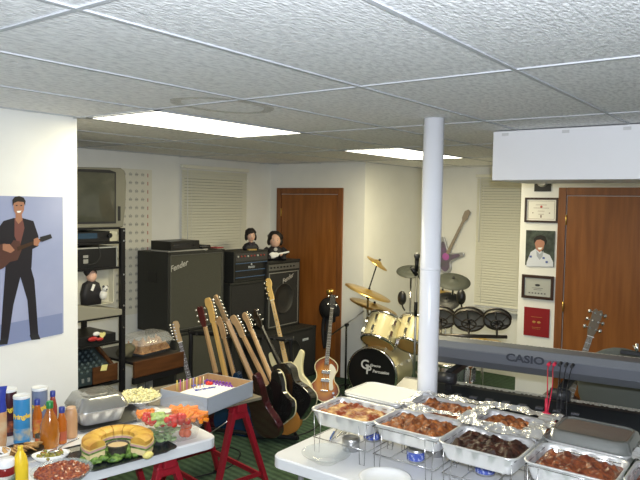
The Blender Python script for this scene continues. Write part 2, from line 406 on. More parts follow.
pf2('printed_face', [(535, 243), (536, 239.5), (540, 237.5), (544, 239), (545, 243.5), (543.5, 249), (540, 252.3), (536.5, 249.5)], M('skin_tan', (.42, .20, .13), .5), .0090)
pf2('printed_hair', [(534.4, 244), (534, 239), (537, 236), (541, 235), (545.5, 236.5), (547.5, 241), (546, 246), (545, 241.5), (541, 239.5), (537, 240)], hairm, .0094)
pf2('printed_smile', [(538, 247.6), (542.8, 247.4), (541.4, 249.4), (539, 249.5)], paper, .0094)
pf2('printed_collar', [(536.6, 250.4), (540, 254), (544, 250.6), (543, 256), (540, 260), (537, 256)], M('collar_grey', (.35, .38, .44), .5), .0092)
for q in ((531, 256.5), (547, 262), (544, 258)): pf2('printed_patch', [(q[0]-1.2, q[1]-1), (q[0]+1.2, q[1]-1), (q[0]+1.2, q[1]+1), (q[0]-1.2, q[1]+1)], M('patch_blue', (.08, .12, .35), .5), .0096)
t, w, h = framed('framed_award', 'plaque', 'dark framed grey award certificate with small oval emblem, below the photo', 522.5, 274, 553.5, 300.5, 1, dkw, M('award_grey', (.42, .43, .40), .5), .026)
b1 = nb(); ball(b1, (-.0085, .0, .018), .024, (.06, 1, .45)); obj('oval_emblem', b1, ink, t)
b1 = nb(); bx(b1, (-.0095, -.05, -.012), (-.0081, .05, -.008)); bx(b1, (-.0095, -.035, -.026), (-.0081, .035, -.022))
for k in range(6): bx(b1, (-.0095, -.075+k*.028, -.062), (-.0081, -.060+k*.028, -.050))
obj('printed_lines', b1, M('award_ink', (.12, .12, .12), .5), t)
t, w, h = framed('red_plaque', 'plaque', 'dark red plaque with small gold emblem, lowest on the white pilaster', 524.6, 306.5, 549, 338, 0, None, M('plaque_red', (.24, .012, .018), .35), d=.01)
b1 = nb(); ball(b1, (-.0085, .022, .0), .016, (.08, 1, .7)); ball(b1, (-.0085, -.022, .0), .016, (.08, 1, .7)); bx(b1, (-.0095, -.05, .045), (-.0081, .05, .048)); bx(b1, (-.0095, -.04, -.05), (-.0081, .04, -.047)); bx(b1, (-.0095, -.035, -.062), (-.0081, .035, -.060)); obj('gold_emblem', b1, M('dull_gold', (.42, .22, .06), .4), t)
t, w, h = framed('disc_plaque', 'plaque', 'black square plate with silver disc, partly hidden under the soffit', 535, 174, 551, 191.5, 0, None, ink)
b1 = nb(); lathe(b1, [(.012, 0), (.055, .001), (.055, .003), (.012, .004), (.012, 0)], 28, (-.0081, 0, .015), (-1, 0, 0)); obj('silver_disc', b1, M('disc_silver', (.7, .7, .72), .2, .6), t)

# ------------------------------------------------------------------ amplifiers and speaker cabinets
def cabinet(name, lab, x0, x1, yf, d, z0, h, cat='speaker cabinet', grille=cloth_b, inset=.028, trim=None, handle=True, panel=None, cone=None, group=None):
    w = x1-x0; t = thing(name, lab, cat, ((x0+x1)/2, yf, z0), group=group)
    b1 = nb(); bx(b1, (-w/2, .012, 0), (w/2, d, h)); 
    for s in (-1, 1): bx(b1, (s*w/2, 0, 0), (s*(w/2-inset), .014, h)); bx(b1, (-w/2+inset, 0, h/2+s*h/2), (w/2-inset, .014, h/2+s*(h/2-inset)))
    obj('shell', b1, tolex, t, .006)
    gt = h-inset-(panel or 0)
    b1 = nb(); bx(b1, (-w/2+inset+.004, .004, inset+.004), (w/2-inset-.004, .0118, gt-.004)); obj('grille', b1, grille, t, .003)
    if trim:
        b1 = nb()
        for s in (-1, 1): bx(b1, (s*(w/2-inset), -.003, inset), (s*(w/2-inset-.008), .0035, gt))
        for z in (inset, gt): bx(b1, (-w/2+inset, -.003, z-.004), (w/2-inset, .0035, z+.004))
        obj('grille_trim', b1, trim, t)
    if cone:
        b1 = nb(); lathe(b1, [(cone, 0), (cone, .006), (cone-.012, .008), (cone-.014, .002), (cone*.4, .0005), (.001, .004)], 36, (0, .0038, (inset+gt)/2), (0, -1, 0)); obj('speaker_cone', b1, M('cone_black', (.028, .028, .027), .5), t)
    for s in (-1, 1):
        if handle: b1 = nb(); bx(b1, (s*w/2, d*.35, h*.62), (s*(w/2+.004), d*.65, h*.62+.10)); obj('side_handle', b1, blackp, t, .01)
        for z in (0, h):
            b1 = nb(); box(b1, (s*(w/2-.010), .012, abs(z-.010)), (.026, .030, .026)); obj('corner_cap', b1, blackp, t, .004)
    return t, w, h
def script_logo(t, s, x, z, size, rot=.26, y=.0015):
    mtx = axes((x, y, z), (math.cos(rot), 0, math.sin(rot)), (-math.sin(rot), 0, math.cos(rot)), (0, -1, 0))
    return text('logo', s, size, M('logo_silver', (.62, .62, .60), .3, .5), t, mtx, .001, .35, .0012)
pL = onY(168, 253, 4.72); pR = onY(224.5, 250, 4.72); zfb = onY(168, 335, 4.72).z
t, w, h = cabinet('speaker_cabinet', 'large black speaker cabinet with grey grille cloth and script logo under the small black box', pL.x, pR.x, 4.72, .44, zfb, pL.z-zfb, grille=cloth_g, trim=M('trim_dull', (.10, .10, .09), .4))
script_logo(t, 'Fender', -w/2+.13, h-.13, .078)
FCT = pL.z; FCX = (pL.x+pR.x)/2
# lower cabinet the big one stands on
cabinet('speaker_cabinet', 'dark grille speaker cabinet at the bottom, carrying the large one behind the guitar necks', pL.x+.06, pR.x+.05, 4.70, .42, 0, zfb-.002, grille=cloth_g)
# things on top of the large cabinet
def slab_thing(name, lab, cat, px, py, yy, z, s, mat, rz=0, bev=.004, parts=None):
    p = onY(px, py, yy); t = thing(name, lab, cat, (p.x, yy, z), rz)
    b1 = nb(); bx(b1, (-s[0]/2, -s[1]/2, 0), (s[0]/2, s[1]/2, s[2])); obj('body' if parts is None else parts, b1, mat, t, bev); return t
t = slab_thing('hifi_box', 'small black electronic box on top of the large speaker cabinet', 'electronics', 175.5, 245, 4.86, FCT+.018, (.38, .26, .085), blackp, .06)
b1 = nb(); bx(b1, (-.16, -.132, .02), (.06, -.1302, .065)); obj('display', b1, M('dark_display', (.03, .03, .035), .15), t)
b1 = nb(); cyl(b1, (.12, -.130, .042), (.12, -.138, .042), .012); obj('knob', b1, blackm, t)
t = slab_thing('paper_sheets', 'thin grey paper sheets under the small black box', 'paper', 180, 247, 4.86, FCT+.003, (.50, .25, .014), M('grey_paper', (.35, .35, .32), .7))
t = slab_thing('hard_drive_box', 'small flat black box right of the papers on the speaker cabinet', 'box', 200.5, 247, 4.86, FCT+.0185, (.12, .16, .03), blackp)
t = slab_thing('remote_control', 'black remote control lying on the speaker cabinet edge', 'remote', 204.5, 248, 4.76, FCT+.018, (.15, .045, .02), blackp, .2)
b1 = nb()
for i in range(5):
    for j in range(2): bx(b1, (-.06+i*.025, -.014+j*.018, .0195), (-.047+i*.025, -.004+j*.018, .0225))
obj('buttons', b1, steel, t)
slab_thing('red_case', 'thin red case at right end of the large speaker cabinet top', 'case', 216, 248, 4.88, FCT+.003, (.10, .12, .012), M('red_case', (.4, .05, .06), .4))
# amp head and its cabinet
hL = onY(234, 252, 4.66); hR = onY(268, 249, 4.66); zb_ = onY(234, 283, 4.66).z; HT = hL.z
t = thing('amplifier_head', 'black amplifier head with blue stripe and knob row under the dark haired bust', 'amplifier', ((hL.x+hR.x)/2, 4.66, zb_)); w, h = hR.x-hL.x, HT-zb_
b1 = nb(); bx(b1, (-w/2, 0, 0), (w/2, .30, h)); obj('shell', b1, tolex, t, .006)
b1 = nb(); bx(b1, (-w/2+.02, -.004, h*.68), (w/2-.02, -.0002, h-.02)); obj('control_panel', b1, M('panel_grey', (.05, .05, .052), .4), t)
for i in range(9):
    b1 = nb(); cyl(b1, (-w/2+.05+i*(w-.1)/8.5, -.004, h*.84), (-w/2+.05+i*(w-.1)/8.5, -.016, h*.84), .009, n=10); obj('knob', b1, M('knob_red', (.32, .06, .05), .4) if i % 3 else M('knob_white', (.5, .5, .48), .4), t)
b1 = nb(); bx(b1, (-w/2+.02, -.003, .02), (w/2-.02, -.0002, h*.62)); obj('front_panel', b1, blackp, t)
b1 = nb()
for z in (h*.60, h*.36, h*.14): bx(b1, (-w/2+.02, -.006, z), (w/2-.02, -.0032, z+.006))
obj('blue_stripe', b1, M('stripe_blue', (.07, .14, .28), .35), t)
text('logo', 'PEAVEY', .030, M('logo_pale', (.45, .5, .55), .4), t, FY(0, -.004, h*.46), .0006, 0, .0008)
b1 = nb(); ball(b1, (0, -.003, h*.56), .011, (1, .1, 1)); obj('badge', b1, M('logo_pale', (.4, .4, .4)), t)
cabinet('speaker_cabinet', 'black speaker cabinet below the amplifier head, behind the guitar headstocks', hL.x-.06, hR.x-.01, 4.655, .38, zfb, zb_-zfb-.002)
# combo at the right with round speaker
kL = onY(267.5, 262, 4.62); kR = onY(300, 260, 4.62); kz = onY(280, 328, 4.62).z
t, w, h = cabinet('guitar_combo', 'black combo amplifier with large round speaker and silver edge under the doll with guitar', kL.x, kR.x, 4.62, .30, kz, kL.z-kz, cat='amplifier', panel=.10, cone=.17, trim=M('trim_silver', (.35, .35, .33), .35, .4))
b1 = nb(); bx(b1, (-w/2+.02, -.004, h-.10), (w/2-.02, 0, h-.035)); obj('control_panel', b1, M('panel_silver', (.16, .16, .15), .35, .4), t)
for i in range(8): b1 = nb(); cyl(b1, (-w/2+.05+i*.055, -.004, h-.067), (-w/2+.05+i*.055, -.017, h-.067), .009, n=10); obj('knob', b1, blackm, t)
script_logo(t, 'Fender', .05, h-.20, .07, .35, -.012); KT = kL.z
# black cabinets below
qL = onY(259, 335, 4.45); qR = onY(314, 325, 4.45)
t, w, h = cabinet('bass_cabinet', 'wide black speaker cabinet on the floor by the wooden door, below the combo', qL.x, qR.x, 4.42, .52, 0, kz-.002, cone=.20)
b1 = nb(); bx(b1, (w/2-.24, -.002, h-.14), (w/2-.14, .0035, h-.115)); obj('logo_plate', b1, M('logo_pale'  , (.4, .4, .4)), t)
cabinet('speaker_cabinet', 'black speaker cabinet on the floor left of the bass cabinet, behind the guitar rack', pR.x+.055, qL.x-.01, 4.655, .38, 0, zfb-.002)

# ------------------------------------------------------------------ dolls
def head_bm(c, r): return ball(nb(), c, r, (.86, .9, 1.12), 18, 12)
skd = M('doll_skin', (.74, .46, .34), .5)
def face_bits(t, c, r, head):
    cx, cy, cz = c
    for s in (-1, 1):
        b1 = nb(); ball(b1, (cx+s*.32*r, cy-.82*r, cz+.10*r), .12*r, (1.3, .6, .8)); e = obj('eye', b1, paper, head)
        b1 = nb(); ball(b1, (cx+s*.32*r, cy-.88*r, cz+.10*r), .07*r); obj('eye', b1, ink, head)
        b1 = nb(); box(b1, (cx+s*.33*r, cy-.84*r, cz+.34*r), (.34*r, .06*r, .07*r)); obj('eyebrow', b1, hairm, head)
        b1 = nb(); ball(b1, (cx+s*.86*r, cy, cz), .2*r, (.5, .8, 1.2)); obj('ear', b1, skd, head)
    b1 = nb(); ball(b1, (cx, cy-.93*r, cz-.12*r), .16*r, (.8, 1, 1.2)); obj('nose', b1, skd, head)
    b1 = nb(); box(b1, (cx, cy-.80*r, cz-.50*r), (.42*r, .06*r, .08*r)); obj('mouth', b1, M('mouth_red', (.4, .09, .07), .5), head)
p = onY(252, 250, 4.74)
t = thing('doll_bust', 'small bust of a dark haired man with open collar on the amplifier head', 'figurine', (p.x, 4.76, HT), -.55); t.scale = (.8,)*3
b1 = nb(); loft(b1, [rr(.20, .12, .05, 0), rr(.22, .13, .05, .03), rr(.17, .11, .05, .075), rr(.07, .07, .03, .10)], True, True, True); obj('shoulders', b1, M('doll_black', (.015, .014, .018), .6), t)
b1 = nb(); cyl(b1, (0, 0, .08), (0, -.005, .14), .026, .024); obj('neck', b1, skd, t)
b1 = nb(); loft(b1, [rr(.13, .12, .04, -.0), rr(.13, .12, .04, .018)], True, True); o = obj('gold_base', b1, M('base_gold', (.42, .28, .08), .4), t); o.location = (.0, -.05, 0)
hd = obj('head', head_bm((0, -.01, .18), .062), skd, t); face_bits(t, (0, -.01, .18), .062, hd)
b1 = nb(); ball(b1, (0, .022, .210), .078, (1.0, .95, .98), 18, 10, .35)
for s in (-1, 1): ball(b1, (s*.062, .0, .165), .026, (.8, 1, 1.7), 10, 6)
ball(b1, (-.015, -.052, .238), .034, (1.3, .6, .6), 12, 6, .2); obj('hair', b1, hairm, hd)
b1 = nb(); 
for s in (-1, 1): box(b1, (s*.022, -.058, .085), (.022, .02, .05), Matrix.Rotation(s*.5, 3, 'Y'))
obj('collar', b1, M('doll_collar', (.03, .02, .03), .5), t)

p = onY(277.5, 258, 4.70)
t = thing('guitarist_doll', 'seated doll with black curly hair holding a small white guitar on the combo amplifier', 'doll', (p.x, 4.74, KT), -.75); t.scale = (1.15,)*3
dk = M('doll_black', (.015, .014, .018), .6)
b1 = nb(); loft(b1, [rr(.15, .12, .05, 0), rr(.17, .12, .05, .05), rr(.14, .10, .05, .11), rr(.06, .06, .025, .135)], True, True, True); obj('jacket', b1, dk, t)
for s in (-1, 1):
    b1 = nb(); tube(b1, [(s*.07, 0, .11), (s*.105, -.03, .075), (s*.06, -.085, .055)], .021, 10); obj('sleeve', b1, dk, t)
    b1 = nb(); ball(b1, (s*.052, -.095, .055), .016); obj('hand', b1, skd, t)
    b1 = nb(); tube(b1, [(s*.04, -.02, .025), (s*.07, -.11, .035), (s*.07, -.135, .012)], .024, 10); obj('leg', b1, dk, t)
hd = obj('head', head_bm((0, -.01, .185), .060), skd, t); face_bits(t, (0, -.01, .185), .055, hd)
b1 = nb(); ball(b1, (0, .020, .208), .070, (1.05, .95, 1), 18, 10, .35)
for s in (-1, 1): ball(b1, (s*.056, .0, .175), .026, (.8, 1, 1.4), 10, 6)
ball(b1, (0, .0, .262), .022, (1.6, 1, .8), 10, 6, .2); obj('hair', b1, hairm, hd)
b1 = nb(); ball(b1, (-.03, -.108, .052), .034, (1.1, .35, .9)); ball(b1, (.0, -.108, .058), .026, (1.1, .35, .9)); box(b1, (.065, -.11, .075), (.12, .012, .014), Matrix.Rotation(-.2, 3, 'Y')); obj('toy_guitar', b1, paper, t)
b1 = nb(); ball(b1, (0, -.062, .105), .018, (1, .3, 1)); obj('shirt_badge', b1, M('badge_grey', (.5, .5, .5)), t)
b1 = nb(); lathe(b1, [(.022, 0), (.010, .02), (.006, .05), (.012, .055), (.001, .06)], 12); t2 = obj('ornament_bell', b1, silver); t2.location = (kL.x+.02, 4.68, KT); tag(t2, 'small silver bell ornament standing beside the doll with guitar', 'ornament')

# ------------------------------------------------------------------ equipment rack at the left
RY0, RY1 = 4.25, 4.75
a = onY(122, 230, RY0); RX1 = a.x; RX0 = RX1-.62; RT = onY(120, 228, RY0).z
t = thing('equipment_rack', 'tall black metal rack with bolted posts carrying the television', 'rack', ((RX0+RX1)/2, (RY0+RY1)/2, 0))
ox, oy = (RX0+RX1)/2, (RY0+RY1)/2
for X in (RX0, RX1):
    for Y in (RY0, RY1):
        b1 = nb(); bx(b1, (X-ox-.018, Y-oy-.018, 0), (X-ox+.018, Y-oy+.018, RT)); po = obj('post', b1, blackm, t, .002)
        if Y == RY0:
            b1 = nb()
            for z in (.62, .95, 1.12, 1.36, 1.62, RT-.02): cyl(b1, (X-ox, Y-oy-.018, z), (X-ox, Y-oy-.024, z), .007, n=8)
            obj('bolts', b1, chrome, po)
dz = onY(150, 357, 4.2).z; dxr = onY(178, 357, 4.2).x
zs = [onY(100, v, RY0).z for v in (228, 243, 268.5, 318, 345)]
for z in zs+[dz-.15]:
    b1 = nb(); bx(b1, (RX0-ox+.018, -.25, z-.012), (RX1-ox-.018, .25, z+.004)); obj('shelf', b1, blackm, t, .002)
# television
tvw = .64; TX = onY(125, 200, RY0+.02).x; tvh = onY(110, 168, RY0).z-RT
t = thing('television', 'bulky silver tube television on top of the black rack', 'television', (TX-tvw/2, RY0+.0, RT+.006), 0); h = tvh
b1 = nb(); loft(b1, [[V(*q) for q in ((-tvw/2, 0, .0), (tvw/2-.03, 0, 0), (tvw/2-.01, 0, h*.3), (tvw/2, 0, h*.75), (tvw/2-.015, 0, h-.02), (tvw/2-.05, 0, h), (-tvw/2, 0, h-.02))],
  [V(q[0]*1.0, .10, q[2]) for q in ((-tvw/2, 0, .0), (tvw/2-.03, 0, 0), (tvw/2-.01, 0, h*.3), (tvw/2, 0, h*.75), (tvw/2-.015, 0, h-.02), (tvw/2-.05, 0, h), (-tvw/2, 0, h-.02))],
  [V(q[0]*.62, .42, .05+q[2]*.75) for q in ((-tvw/2, 0, .0), (tvw/2-.03, 0, 0), (tvw/2-.01, 0, h*.3), (tvw/2, 0, h*.75), (tvw/2-.015, 0, h-.02), (tvw/2-.05, 0, h), (-tvw/2, 0, h-.02))]], True, True); obj('casing', b1, silver, t, .008)
b1 = nb(); loft(b1, [[V(x, -.004-(.018 if True else 0)*(1-(x/.3)**2)*0, z) for x, z in ((-tvw/2+.03, .03), (tvw/2-.10, .03), (tvw/2-.10, h-.035), (tvw/2-.16, h-.02), (-tvw/2+.03, h-.03))]], True, False); obj('bezel', b1, ink, t)
b1 = nb(); rows = []
for i in range(11):
    for j in range(9): 
        u, v = i/10-.5, j/8-.5; rows.append(b1.verts.new((-.035+u*(tvw-.16), -.008-.02*(1-4*u*u)*(1-4*v*v)**.5 if abs(v) < .5 else -.008, h/2+v*(h-.09))))
for i in range(10):
    for j in range(8): f = b1.faces.new((rows[i*9+j], rows[(i+1)*9+j], rows[(i+1)*9+j+1], rows[i*9+j+1])); f.smooth = True
obj('screen', b1, M('tv_screen', (.055, .058, .045), .12, coat=.6, c2=(.10, .10, .075), ns=2.5), t)
b1 = nb(); bx(b1, (tvw/2-.08, -.006, .05), (tvw/2-.06, -.0005, .16)); obj('speaker_slot', b1, ink, t)
# components on shelves
def comp(name, lab, cat, x0, x1, z, h, mat=blackp, y=RY0+.01, d=.34):
    t = thing(name, lab, cat, ((x0+x1)/2, y, z+.0045)); w = x1-x0
    b1 = nb(); bx(b1, (-w/2, 0, 0), (w/2, d, h)); obj('case', b1, mat, t, .003); return t, w
t, w = comp('audio_receiver', 'thin black receiver with dark blue display on the shelf right under the television', 'receiver', RX0+.03, RX1-.03, zs[1], (zs[0]-zs[1])-.035)
b1 = nb(); bx(b1, (-w*.12, -.003, .03), (w*.17, -.0003, .07)); obj('display', b1, M('display_blue', (.03, .06, .10), .15), t)
for x in (-.2, .2): b1 = nb(); cyl(b1, (x, 0, .05), (x, -.018, .05), .018); obj('knob', b1, blackm, t)
b1 = nb(); bx(b1, (w/2-.075, -.003, .005), (w/2-.005, -.0003, .085)); obj('paper_label', b1, M('label_cream', (.50, .48, .36), .6), t)
t, w = comp('tape_deck', 'black unit with grey frame edge on the second shelf of the rack', 'electronics', RX0+.03, RX1-.035, zs[2], (zs[1]-zs[2])-.035)
h = zs[1]-zs[2]-.035
b1 = nb(); 
bx(b1, (w/2-.012, -.004, 0), (w/2-.002, -.0003, h)); bx(b1, (-w/2+.002, -.004, h-.01), (w/2-.012, -.0003, h)); obj('edge_strip', b1, M('strip_grey', (.35, .36, .34), .4), t)
b1 = nb(); bx(b1, (-.02, -.004, .04), (.02, -.0003, .07)); bx(b1, (-.02, -.004, .08), (.02, -.0003, .10)); obj('meter', b1, M('meter_grey', (.3, .3, .28), .4), t)
b1 = nb(); tube(b1, [(.10, -.01, h+.02), (.105, -.03, h*.6), (.06, -.03, h*.25), (.0, -.02, h*.2)], .0035); obj('hanging_cable', b1, ink, t)
# boxed doll
t = thing('boxed_doll', 'doll in black suit with small white dog in a pale window box on the rack', 'doll', ((RX1-.20), RY0+.06, zs[3]+.0045+.085))
b1 = nb(); bx(b1, (-.19, .06, 0), (.17, .075, .30)); bx(b1, (-.19, 0, 0), (.17, .075, .006)); bx(b1, (.164, 0, 0), (.17, .075, .30)); obj('display_box', b1, M('box_cream', (.62, .60, .48), .6), t)
b1 = nb(); loft(b1, [rr(.16, .06, .025, .0), rr(.17, .07, .03, .09), rr(.13, .06, .025, .16), rr(.04, .04, .015, .185)], True, True, True); o = obj('suit', b1, dk, t); o.location = (-.02, .02, .006)
hd = obj('head', ball(nb(), (-.02, .012, .225), .042, (.9, .9, 1.15), 14, 10), skd, t)
b1 = nb(); ball(b1, (-.02, .025, .250), .050, (1.05, .8, .75), 14, 8, .15); obj('hair', b1, hairm, hd)
b1 = nb(); ball(b1, (.06, -.02, .075), .032, (1, .7, 1.2)); ball(b1, (.068, -.03, .125), .024); obj('toy_dog', b1, M('toy_white', (.7, .7, .68), .8), t)
b1 = nb(); ball(b1, (.052, -.035, .140), .010); ball(b1, (.086, -.03, .135), .011); ball(b1, (.068, -.052, .12), .006); obj('toy_dog_spots', b1, ink, t)
b1 = nb(); box(b1, (-.03, -.02, .14), (.02, .006, .05), Matrix.Rotation(.4, 3, 'Y')); obj('shirt_front', b1, paper, t)
# slanted grey lid
t = thing('grey_slanted_case', 'flat grey slanted case on the rack shelf below the boxed doll', 'case', ((RX0+RX1)/2-.02, RY0-.03, zs[3]+.0045))
b1 = nb(); prism(b1, [(-.29, 0), (.31, 0), (.31, .045), (-.29, .155)], 0, .34, 'y'); obj('body', b1, M('warm_grey', (.27, .26, .21), .5), t, .006)
# red / yellow bits on the lower shelf
t, w = comp('effects_unit', 'black unit with red and white buttons on the shelf above the mixing desk', 'electronics', RX0+.03, RX1-.05, zs[4], .07)
b1 = nb(); ball(b1, (.06, -.01, .05), .03, (1.4, .5, .6)); ball(b1, (.12, -.012, .04), .022, (1.4, .5, .6)); obj('red_button', b1, M('button_red', (.45, .03, .03), .4), t)
b1 = nb(); ball(b1, (.09, -.012, .085), .024, (1.3, .5, .7)); obj('white_button', b1, paper, t)

# desk, mixer, note, bread
DX = RX1+.022; t = thing('work_desk', 'low desk with dark wooden front rail and grey metal legs beside the rack', 'desk', (3.1, 4.2, 0)); d0x = DX-3.1
b1 = nb(); bx(b1, (d0x, -.05, dz-.02), (dxr-3.1, .55, dz)); obj('desktop', b1, blackp, t, .003)
b1 = nb(); bx(b1, (d0x, -.075, dz-.12), (dxr-3.1, -.052, dz+.005)); obj('front_rail', b1, woodb, t, .004)
b1 = nb(); bx(b1, (d0x, -.07, dz-.17), (dxr-3.1, -.04, dz-.122)); obj('lower_rail', b1, blackm, t)
for X, Y in ((.28, -.02), (dxr-3.13, .45), (d0x+.03, .45)): b1 = nb(); bx(b1, (X-.02, Y-.02, 0), (X+.02, Y+.02, dz-.02)); obj('leg', b1, M('leg_grey', (.22, .22, .20), .4, .3), t)
mxr = onY(116, 365, 4.1).x
t = thing('mixing_desk', 'mixing desk with wooden side panel and rows of knobs, low in the rack', 'mixer', (RX1+.105, RY0+.04, dz-.13))
b1 = nb(); prism(b1, [(-.02, 0), (.42, .02), (.42, .24), (.22, .21), (-.02, .08)], -.68, -.17, 'x'); obj('control_surface', b1, M('mixer_blue', (.03, .045, .05), .4), t)
b1 = nb(); prism(b1, [(-.03, -.01), (.43, .01), (.42, .25), (.2, .225), (-.03, .09)], -.17, -.14, 'x'); obj('end_cheek', b1, woodb, t, .003)
b1 = nb(); bx(b1, (-.36, -.036, -.004), (-.14, -.0225, .125)); obj('wooden_panel', b1, woodb, t, .003)
k0 = None
for i in range(9):
    for j in range(7):
        x = -.24-i*.05; y = .0+j*.034; zz = .085+y*.62; loc = V(x, y, zz)
        if k0 is None: k0 = obj('knob', cyl(nb(), (0, 0, 0), (0, -.012, .018), .009, n=8), M('knob_teal', (.10, .14, .15), .4), t); o = k0
        else: o = k0.copy(); C.objects.link(o); o.parent = t
        o.location = loc
for i in range(9): obj('fader_cap', box(nb(), (-.24-i*.05, -.022, .04), (.02, .01, .03)), M('fader_grey', (.2, .22, .22), .4), t)
for nm, lab, px, py, hrt in (('sticky_note', 'yellow sticky note on the wooden mixer panel', 104, 367.5, 0), ('sticky_heart', 'heart shaped yellow sticky note above the mixing desk', 102.5, 335, 1)):
    p = onY(px, py, 4.252)
    b1 = nb()
    if hrt: prism(b1, [(.028*math.sin(a)**3*1.0, .0018*(13*math.cos(a)-5*math.cos(2*a)-2*math.cos(3*a)-math.cos(4*a))) for a in [2*PI*i/24 for i in range(24)]], 0, .0035)
    else: prism(b1, [(-.032, -.02), (.022, -.026), (.034, .018), (-.018, .022)], 0, .0024)
    o = obj(nm, b1, M('note_yellow', (.80, .74, .30), .7)); o.location = p if hrt else V(p.x, 4.2515, p.z); tag(o, lab, 'sticky note')
    if hrt:
        b1 = nb(); tube(b1, [(0, .003, -.01), (.01, .02, -.10), (.03, .05, -.15)], .0018, 5); w_ = obj('wire_stem', b1, blackm, o)
p = onY(147, 357, 4.36)
t = thing('bread_basket', 'clear plastic basket of brown pastries on the desk behind the rack post', 'basket', (p.x, 4.36, dz+.001), .1)
b1 = nb(); loft(b1, [rr(.30, .20, .04, .0), rr(.36, .26, .05, .09), rr(.38, .28, .05, .09)], True, False, True); obj('tray', b1, glass, t, thick=.002)
b1 = nb(); patch(b1, .32, .22, .02, .10, sc=22, jit=.9, seed=3); obj('pastries', b1, M('pastry', (.34, .15, .05), .6, c2=(.55, .32, .14), ns=30), t)
b1 = nb(); loft(b1, [rr(.38, .28, .05, .092), rr(.33, .23, .05, .15), rr(.28, .18, .04, .165)], False, True, True); obj('lid', b1, smoke, t)
t = thing('dark_plush', 'lumpy olive grey cloth lying left of the pastry basket', 'cloth', onY(126, 350, 4.33)); t.location.z = dz+.001
b1 = nb(); ball(b1, (0, 0, .05), .075, (1, .9, .8), 18, 10, .4); obj('bundle', b1, M('olive_cloth', (.13, .12, .075), .9), t)
# ------------------------------------------------------------------ guitars
def sym(prof, n=40):
    # prof: (z, halfwidth) knots -> smooth symmetric closed outline
    def f(z):
        for (a, wa), (b, wb) in zip(prof, prof[1:]):
            if a <= z <= b:
                i = prof.index((a, wa)); p0 = prof[max(i-1, 0)][1]; p3 = prof[min(i+2, len(prof)-1)][1]; t = (z-a)/(b-a)
                return .5*((2*wa)+(wb-p0)*t+(2*p0-5*wa+4*wb-p3)*t*t+(3*wa-p0-3*wb+p3)*t**3)
        return 0
    z0, z1 = prof[0][0], prof[-1][0]; R = []
    for i in range(n+1):
        z = z0+(z1-z0)*(.5-.5*math.cos(PI*i/n)); k = (z-z0)/(z1-z0)
        w = max(f(z), .003)*min(1, (max(k, 0)/.10)**.5 if k < .10 else 1)*min(1, (max(1-k, 0)/.07)**.5 if k > .93 else 1)
        R.append((max(w, .002), z))
    return R+[(-x, z) for x, z in R[::-1]]
def closed(pts, sub=5):
    n = len(pts); out = []
    for i in range(n):
        p0, p1, p2, p3 = [Vector(pts[(i+k-1) % n]) for k in range(4)]
        for k in range(sub):
            t = k/sub; q = .5*((2*p1)+(p2-p0)*t+(2*p0-5*p1+4*p2-p3)*t*t+(3*p1-p0-3*p2+p3)*t**3); out.append((q.x, q.y))
    return out
SH = {
 'acoustic': dict(out=sym([(0,.10),(.10,.196),(.19,.185),(.30,.125),(.40,.145),(.50,.10)]), th=.10, body=.50, nut=.87, top=1.04, fb0=.44),
 'violin': dict(out=sym([(0,.07),(.09,.142),(.16,.130),(.205,.092),(.26,.088),(.315,.112),(.37,.105),(.44,.045)]), th=.06, body=.44, nut=.93, top=1.08, fb0=.36),
 'strat': dict(out=closed([(0,0),(.10,.01),(.158,.07),(.15,.14),(.115,.20),(.12,.27),(.155,.345),(.14,.375),(.10,.34),(.045,.315),(-.035,.315),(-.07,.36),(-.11,.425),(-.148,.42),(-.145,.34),(-.115,.24),(-.125,.18),(-.155,.12),(-.155,.06),(-.10,.01)]), th=.045, body=.32, nut=.80, top=.98, fb0=.27),
 'tele': dict(out=closed([(0,0),(.10,.008),(.158,.065),(.155,.13),(.12,.20),(.12,.27),(.15,.335),(.135,.365),(.09,.345),(.05,.32),(-.03,.325),(-.07,.37),(-.12,.375),(-.15,.33),(-.14,.26),(-.112,.20),(-.13,.14),(-.158,.08),(-.10,.008)]), th=.045, body=.33, nut=.80, top=.97, fb0=.28),
 'pbass': dict(out=closed([(0,0),(.10,.01),(.165,.08),(.155,.15),(.12,.22),(.13,.30),(.17,.40),(.15,.43),(.10,.38),(.05,.345),(-.035,.345),(-.07,.40),(-.11,.49),(-.15,.49),(-.15,.40),(-.12,.27),(-.135,.20),(-.165,.12),(-.15,.05),(-.08,.005)]), th=.045, body=.35, nut=.95, top=1.17, fb0=.31),
}
binding = M('cream_binding', (.72, .66, .42), .4)
